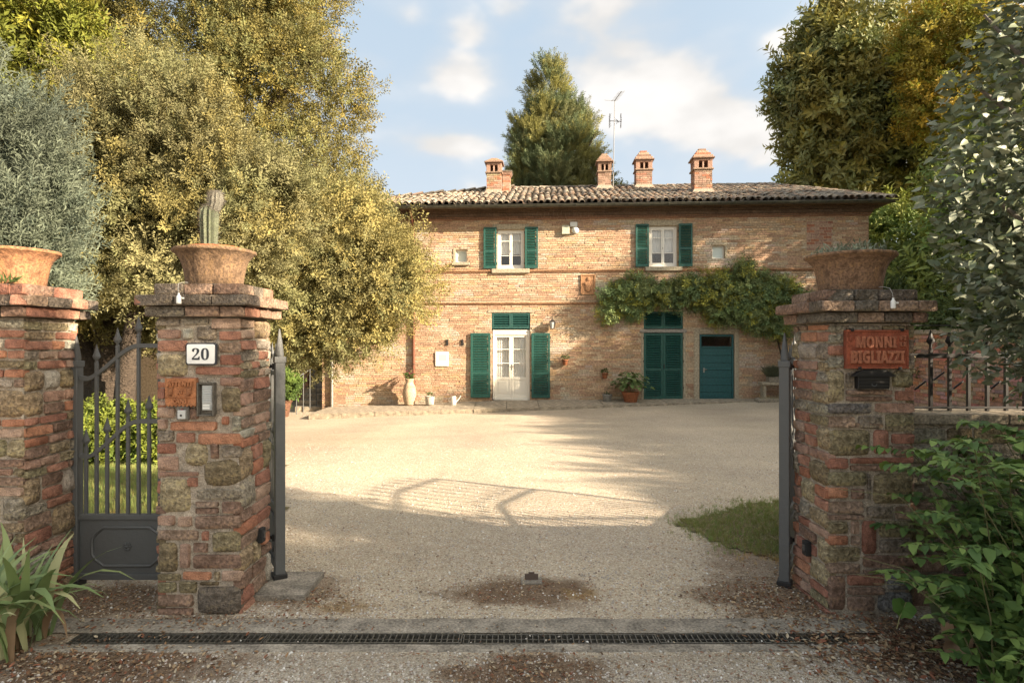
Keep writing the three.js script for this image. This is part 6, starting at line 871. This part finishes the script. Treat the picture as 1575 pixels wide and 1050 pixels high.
// ---------------------------------------------------------------- things along the house front
// a point on the house front: distance along it, height, distance out
const onFront = (s, y, z) => { const c = Math.cos(-0.0611), q = Math.sin(-0.0611); return V3(s * c + z * q, y, -19 - s * q + z * c); };
const put = (t, s, y, z) => { t.position.copy(onFront(s, y, z)); t.rotation.y += -0.0611; return t; };
function flowers(parent, n, R, y0, col, seed, leafCol, size = 0.06, h = 0.2) { const r = rng(seed), lm = new MB(), fm = new MB(); for (let i = 0; i < n; i++) { const a = r() * 6.28, q = Math.sqrt(r()) * R, x = Math.cos(a) * q, z = Math.sin(a) * q, yy = y0 + r() * h, d = V3(Math.cos(a) + r() - 0.5, 0.6 + r(), Math.sin(a) + r() - 0.5).normalize(); leafInto(lm, V3(x * 0.8, yy, z * 0.8), d, V3(r() - 0.5, 1, r() - 0.5).normalize(), size * (0.8 + r()), size * 0.6, 0.3, 0.2); if (col && r() < 0.35) for (let k = 0; k < 5; k++) { const b = k * 1.256 + a; leafInto(fm, V3(x, yy + size * 0.8, z), V3(Math.cos(b), 0.4, Math.sin(b)).normalize(), V3(0, 1, 0), size * 0.45, size * 0.4, 0.2, 0.1); } } part('foliage', lm.geo(), leafMat(leafCol), parent).userData.kind = 'stuff'; if (col) part('flowers', fm.geo(), leafMat(col), parent).userData.kind = 'stuff'; }
{
  const t = put(thing('tall_jar', 'tall pale terracotta jar with pink flowers by the downpipe', 'jar'), -3.10, -0.33, 0.42);
  part('jar', lathe([[0, 0], [0.14, 0], [0.15, 0.03], [0.20, 0.25], [0.205, 0.38], [0.17, 0.56], [0.12, 0.66], [0.115, 0.72], [0.14, 0.78], [0.145, 0.80], [0.12, 0.80], [0.10, 0.72]], 32), rough([0.55, 0.42, 0.29], { bumpScale: 0.003 }), t); part('band', new THREE.TorusGeometry(0.172, 0.012, 6, 32).rotateX(Math.PI / 2).translate(0, 0.555, 0), rough([0.55, 0.42, 0.29]), t);
  flowers(t, 70, 0.15, 0.78, [0.66, 0.08, 0.30], 1, [0.12, 0.17, 0.05], 0.10, 0.2);
}
{ const t = put(thing('white_bucket', 'short white bucket standing right of the tall jar', 'bucket'), -2.45, -0.30, 0.55); part('bucket', lathe([[0, 0], [0.12, 0], [0.145, 0.24], [0.155, 0.245], [0.155, 0.255], [0.138, 0.255], [0.115, 0.02]], 28), std([0.66, 0.62, 0.56], { map: lichenMap }), t); part('rim', new THREE.TorusGeometry(0.152, 0.008, 6, 28).rotateX(Math.PI / 2).translate(0, 0.25, 0), M.zinc, t); flowers(t, 24, 0.1, 0.24, null, 3, [0.14, 0.16, 0.07], 0.07, 0.10); }
{ const t = put(thing('watering_can', 'small pale watering can on the step', 'watering can'), -1.72, -0.30, 0.6); part('can', lathe([[0, 0], [0.075, 0], [0.075, 0.24], [0.06, 0.26], [0.05, 0.26]], 24), std([0.70, 0.68, 0.62], { roughness: 0.5 }), t); part('spout', tubeGeo([[0.07, 0.08, 0, 0.018], [0.16, 0.18, 0, 0.014], [0.22, 0.28, 0, 0.014]], 8), std([0.70, 0.68, 0.62]), t); part('handle', new THREE.TorusGeometry(0.075, 0.010, 6, 16, Math.PI).rotateZ(Math.PI / 2).translate(-0.07, 0.15, 0), std([0.70, 0.68, 0.62]), t); }
{ const t = put(thing('grey_pot', 'grey zinc flower pot standing left of the hydrangea', 'pot'), 2.87, -0.26, 0.42); part('pot', lathe([[0, 0], [0.10, 0], [0.14, 0.25], [0.155, 0.26], [0.155, 0.29], [0.135, 0.29], [0.12, 0.22]], 28), std([0.36, 0.36, 0.35], { roughness: 0.6, metalness: 0.3, map: lichenMap }), t); part('soil', new THREE.CircleGeometry(0.13, 20).rotateX(-Math.PI / 2).translate(0, 0.25, 0), M.soil, t); flowers(t, 14, 0.08, 0.25, null, 4, [0.09, 0.12, 0.05], 0.06, 0.08); }
{
  const t = put(thing('potted_hydrangea', 'big leaved hydrangea in an orange pot beside the louvred door', 'potted plant'), 3.55, -0.25, 0.50);
  part('pot', lathe([[0, 0], [0.17, 0], [0.23, 0.28], [0.25, 0.29], [0.255, 0.36], [0.23, 0.36], [0.21, 0.28]], 32), M.terracotta, t); part('soil', new THREE.CircleGeometry(0.22, 24).rotateX(-Math.PI / 2).translate(0, 0.32, 0), M.soil, t);
  const r = rng(270), mats = [[0.14, 0.20, 0.06], [0.20, 0.25, 0.09], [0.10, 0.15, 0.045]].map((c) => leafMat(c)), gs = [0, 1].map((k) => { const m = new MB(); leafInto(m, V3(0, 0, 0), V3(0, 1, 0), V3(0, 0, 1), 1, 0.75, 0.35, 0.3 + 0.2 * k, true); return m.geo(0.9); });
  for (let i = 0; i < 150; i++) { const a = r() * 6.28, el = r() * 1.4, R = 0.22 + r() * 0.26, p = V3(Math.cos(a) * Math.cos(el) * R * 1.3, 0.40 + Math.sin(el) * R * 1.05 + 0.05, Math.sin(a) * Math.cos(el) * R), d = V3(Math.cos(a), 0.3 - 0.5 * r(), Math.sin(a)).normalize(), n = V3(r() - 0.5, 1.2, r() - 0.5).normalize(), x = V3().crossVectors(d, n).normalize(), z = V3().crossVectors(x, d); const m = part('leaf', gs[i % 2], mats[Math.floor(r() * 3)], t); m.quaternion.setFromRotationMatrix(new THREE.Matrix4().makeBasis(x, d, z)); m.position.copy(p); m.scale.setScalar(0.13 + r() * 0.08); }
  part('stems', merge([0, 1, 2, 3, 4].map((k) => tubeGeo([[0.05 * Math.cos(k), 0.3, 0.05 * Math.sin(k), 0.010], [0.22 * Math.cos(k * 1.26), 0.62, 0.18 * Math.sin(k * 1.26), 0.006]], 5))), std([0.14, 0.13, 0.05]), t);
}
for (const [s, y, c, lab, seed] of [[2.83, 0.62, [0.30, 0.02, 0.04], 'dark red flowers in a wall pot left of the hydrangea', 11], [1.63, 1.02, [0.62, 0.55, 0.52], 'pale pink flowers in a wall pot right of the white door', 12]]) { const t = put(thing('wall_planter', lab, 'planter', 'flower pots hung on the wall'), s, y, 0.10); part('pot', lathe([[0, -0.14], [0.06, -0.14], [0.085, 0], [0.095, 0.01], [0.09, 0.03], [0.075, 0.02]], 22), M.terracotta, t); part('ring', new THREE.TorusGeometry(0.095, 0.006, 6, 22).rotateX(Math.PI / 2).translate(0, -0.01, 0), M.ironDark, t); flowers(t, 46, 0.11, 0.0, c, seed, [0.11, 0.15, 0.05], 0.06, 0.14); }
{ // lantern
  const t = put(thing('wall_lantern', 'small iron and glass lantern on the wall beside the white door', 'lantern'), 1.24, 2.10, 0.15);
  part('frame', merge([[-1, -1], [1, -1], [1, 1], [-1, 1]].map(([a, b]) => tubeGeo([[a * 0.055, -0.10, b * 0.055, 0.007], [a * 0.085, 0.10, b * 0.085, 0.007]], 5)).concat([soft(-0.062, 0.062, -0.115, -0.10, -0.062, 0.062, 0.003)])), M.ironDark, t); part('roof', new THREE.ConeGeometry(0.13, 0.09, 4).rotateY(Math.PI / 4).translate(0, 0.145, 0), M.ironDark, t); part('finial', lathe([[0.012, 0], [0.018, 0.02], [0.006, 0.05], [0, 0.06]], 10).translate(0, 0.18, 0), M.ironDark, t);
  part('glass', new THREE.CylinderGeometry(0.105, 0.07, 0.19, 4).rotateY(Math.PI / 4), std([0.68, 0.68, 0.64], { roughness: 0.3 }), t); part('bracket', tubeGeo([[0, 0.22, 0, 0.008], [0, 0.27, -0.06, 0.008], [0, 0.20, -0.15, 0.008]], 6), M.ironDark, t);
}
{ const t = put(thing('notice_panel', 'small white notice panel on the wall left of the door', 'notice'), -2.17, 1.06, 0.03); part('board', soft(-0.20, 0.20, -0.22, 0.22, -0.015, 0.012, 0.004), M.white, t); part('picture', soft(-0.10, 0.15, -0.05, 0.14, 0.011, 0.015, 0.002), std([0.66, 0.50, 0.42]), t); }
for (const [s, lab] of [[-2.01, 'left of two small dark wall hooks left of the shutters'], [-1.54, 'right of two small dark wall hooks left of the shutters']]) { const t = put(thing('wall_hook', lab, 'hook', 'dark hooks on the wall'), s, 1.57, 0.02); part('plate', soft(-0.04, 0.04, -0.09, 0.09, -0.012, 0.014, 0.004), M.ironDark, t); part('hook', tubeGeo([[0, 0.04, 0.01, 0.012], [0, 0.02, 0.07, 0.012], [0.0, 0.06, 0.10, 0.010]], 6), M.ironDark, t); }
{ const t = put(thing('alarm_box', 'pale junction boxes under the eaves between the windows', 'box'), 1.66, 5.04, 0.05); part('box', soft(-0.13, 0.10, -0.17, 0.10, -0.04, 0.06, 0.01), std([0.60, 0.62, 0.50], { map: grainMap }), t); part('small_box', soft(0.12, 0.34, 0.06, 0.20, -0.04, 0.04, 0.01), M.plastic, t); part('siren', lathe([[0, 0], [0.10, 0], [0.11, 0.04], [0.08, 0.09], [0, 0.10]], 20).rotateX(Math.PI / 2).translate(0.28, -0.05, -0.04), M.plastic, t); }
{ // stone seat with lavender at the right end
  const t = put(thing('stone_bench', 'stone bench on thin legs at the right end of the house', 'bench'), 8.0, -0.16, 0.55); part('seat', soft(-0.72, 0.72, 0.50, 0.58, -0.2, 0.2, 0.012), M.stoneTrim, t); for (const x of [-0.62, 0.6]) part('leg', soft(x - 0.035, x + 0.035, -0.05, 0.50, -0.15, 0.15, 0.008), M.stoneTrim, t);
  const p = put(thing('lavender_trough', 'bushy grey green lavender on the stone bench', 'potted plant'), 8.0, 0.42, 0.55); part('trough', soft(-0.5, 0.5, 0.0, 0.16, -0.14, 0.14, 0.012), rough([0.34, 0.30, 0.24]), p); const r = rng(281), m = new MB(); for (let i = 0; i < 700; i++) { const x = (r() - 0.5) * 1.0, z = (r() - 0.5) * 0.3; leafInto(m, V3(x, 0.13, z), V3((r() - 0.5) * 0.9 + x * 0.3, 1, (r() - 0.5) * 0.9).normalize(), V3(r() - 0.5, 0.1, 1).normalize(), 0.2 + r() * 0.22, 0.018, 0.2, 0.1); } part('foliage', m.geo(), leafMat([0.19, 0.20, 0.12]), p).userData.kind = 'stuff';
  const b = put(thing('stone_trough', 'rough stone block on the ground in front of the bench', 'stone'), 7.55, -0.2, 1.0); part('block', laid(0.9, 0.22, 0.4, 0.3, rng(4)), toneMat('grey', 0), b).position.y = 0.06; part('block_top', soft(-0.36, 0.36, 0.10, 0.19, -0.34, -0.04, 0.02), toneMat('olive', 0), b);
}
// plants in the right and left urns
{ const t = thing('urn_succulent', 'low grey green succulent in the urn above the plaque', 'plant'); t.position.set(2.105, topC + 0.20, -3.845); const r = rng(290), m = new MB(); for (let i = 0; i < 520; i++) { const a = r() * 6.28, q = Math.sqrt(r()) * 0.215, x = Math.cos(a) * q, z = Math.sin(a) * q, h = 0.03 + r() * 0.05 + (x > -0.05 && x < 0.06 ? 0.03 : 0); leafInto(m, V3(x, h * r(), z), V3((r() - 0.5) * 1.4, 0.8, (r() - 0.5) * 1.4).normalize(), V3(r() - 0.5, 1, r() - 0.5).normalize(), 0.024 + r() * 0.03, 0.011, 0.3, 0.2, true); } part('foliage', m.geo(), leafMat([0.22, 0.245, 0.17], { transmission: 0.1 }), t).userData.kind = 'stuff'; }
{ const t = thing('trailing_weed', 'small weed growing at the foot of the far left urn', 'plant'); t.position.set(-3.02, topA, -3.66); const r = rng(291), m = new MB(); for (let i = 0; i < 34; i++) { leafInto(m, V3((r() - 0.5) * 0.16, 0.005 + r() * 0.01, (r() - 0.5) * 0.06), V3((r() - 0.5) * 1.6, 0.8, (r() - 0.3)).normalize(), V3(r() - 0.5, 1, r() - 0.5).normalize(), 0.04 + r() * 0.05, 0.006, 0.2, 0.3); } part('foliage', m.geo(), leafMat([0.13, 0.19, 0.06]), t).userData.kind = 'stuff'; }
// the porch and steps left of the house
{
  const r = rng(300), t = thing('porch_pier', 'slender brick porch pier left of the house corner', 'pier'); t.position.set(-7.0, -0.62, -20.8); part('mortar_core', boxGeo(-0.16, 0.16, 0, 3.0, -0.16, 0.16), M.houseMortar, t);
  for (let y = 0, k = 0; y < 2.95; y += 0.075, k++) for (const [turn] of [[0], [Math.PI / 2], [-Math.PI / 2]]) { const w = k % 2 ? [[-0.17, 0.0], [0.008, 0.17]] : [[-0.17, 0.17]]; for (const [a, b] of w) { const m = part('brick', boxGeo(a, b, y, y + 0.066, 0.1, 0.168 + r() * 0.006), toneMat(['pink', 'brown', 'red'][Math.floor(r() * 3)], Math.floor(r() * 3)), t); m.rotation.y = turn; } }
  part('cap', soft(-0.2, 0.2, 3.0, 3.1, -0.2, 0.2, 0.01), M.stoneTrim, t);
  const s = thing('side_steps', 'shaded stone steps beside the left end of the house', 'steps'); for (let i = 0; i < 4; i++) part('tread', soft(-6.9, -6.0, -0.9, -0.47 + i * 0.17, -20.9 - i * 0.3, -19.6 - i * 0.3, 0.01), M.paving, s);
  const f = thing('stair_railing', 'thin iron stair railing left of the house corner', 'railing'); for (let i = 0; i < 6; i++) part('baluster', tubeGeo([[-6.55 + i * 0.09, -0.62 + i * 0.05, -18.75 - i * 0.35, 0.014], [-6.55 + i * 0.09, 0.48 + i * 0.12, -18.75 - i * 0.35, 0.014]], 6), M.iron, f); part('handrail', tubeGeo([[-6.58, 0.46, -18.65, 0.02], [-6.05, 1.12, -20.7, 0.02]], 8), M.iron, f);
  const p = thing('terracotta_planter', 'large terracotta planter with a dark green shrub by the steps', 'planter'); p.position.set(-6.95, -0.64, -18.4); part('planter', lathe([[0, 0], [0.27, 0], [0.36, 0.42], [0.39, 0.43], [0.39, 0.5], [0.35, 0.5], [0.32, 0.4]], 30), rough([0.22, 0.11, 0.07], { map: lichenMap }), p); part('soil', new THREE.CircleGeometry(0.34, 24).rotateX(-Math.PI / 2).translate(0, 0.46, 0), M.soil, p); crown(p, 'foliage', twig(41, 12, 0.34, 0.16, { width: 0.3 }), leafMat([0.08, 0.13, 0.03]), [[0, 0.85, 0, 0.45, 0.42, 0.4]], { clumps: 50, perClump: 20, size: 0.2, clumpR: 0.16, seed: 301, tints: [white, [1.2, 1.1, 0.9]] });
  const w = thing('cream_outbuilding', 'pale cream walled outbuilding glimpsed behind the trees on the left', 'building'); part('wall', boxGeo(-13.5, -8.0, -0.8, 3.2, -28, -24), rough([0.60, 0.54, 0.43]), w); part('roof', new MB().hexa([[-13.9, 3.2, -23.6], [-7.6, 3.2, -23.6], [-7.6, 3.2, -28.4], [-13.9, 3.2, -28.4], [-13.9, 3.3, -23.6], [-7.6, 3.3, -23.6], [-8.5, 4.5, -26], [-13, 4.5, -26]]).geo(), toneMat('pink', 1), w); part('door', soft(-10.4, -9.5, -0.75, 1.3, -24.02, -23.97, 0.01), M.teal, w);
  const v = thing('brick_outhouse', 'small brick outhouse seen through the footgate', 'building'), m2 = new MB(); part('wall', boxGeo(-11.5, -8.9, -0.6, 1.55, -15.5, -12.6), M.houseMortar, v); for (let y = -0.5; y < 1.5; y += 0.075) for (let x = -11.5; x < -8.95;) { const l = Math.min(0.2 + r() * 0.08, -8.9 - x); const c = tones[['pink', 'red', 'orange', 'pink'][Math.floor(r() * 4)]].map((q) => q * (0.9 + r() * 0.3)); m2.box(x, x + l, y, y + 0.065, -12.62, -12.592 + r() * 0.006, c, '2'); x += l + 0.01; } part('brickwork', m2.geo(), M.brickV, v).userData.kind = 'stuff'; part('roof', new MB().hexa([[-11.7, 1.5, -12.3], [-8.7, 1.5, -12.3], [-8.7, 2.0, -15.7], [-11.7, 2.0, -15.7], [-11.7, 1.58, -12.3], [-8.7, 1.58, -12.3], [-8.7, 2.08, -15.7], [-11.7, 2.08, -15.7]]).geo(), toneMat('pink', 0), v);
}

renderer.render(scene, camera);
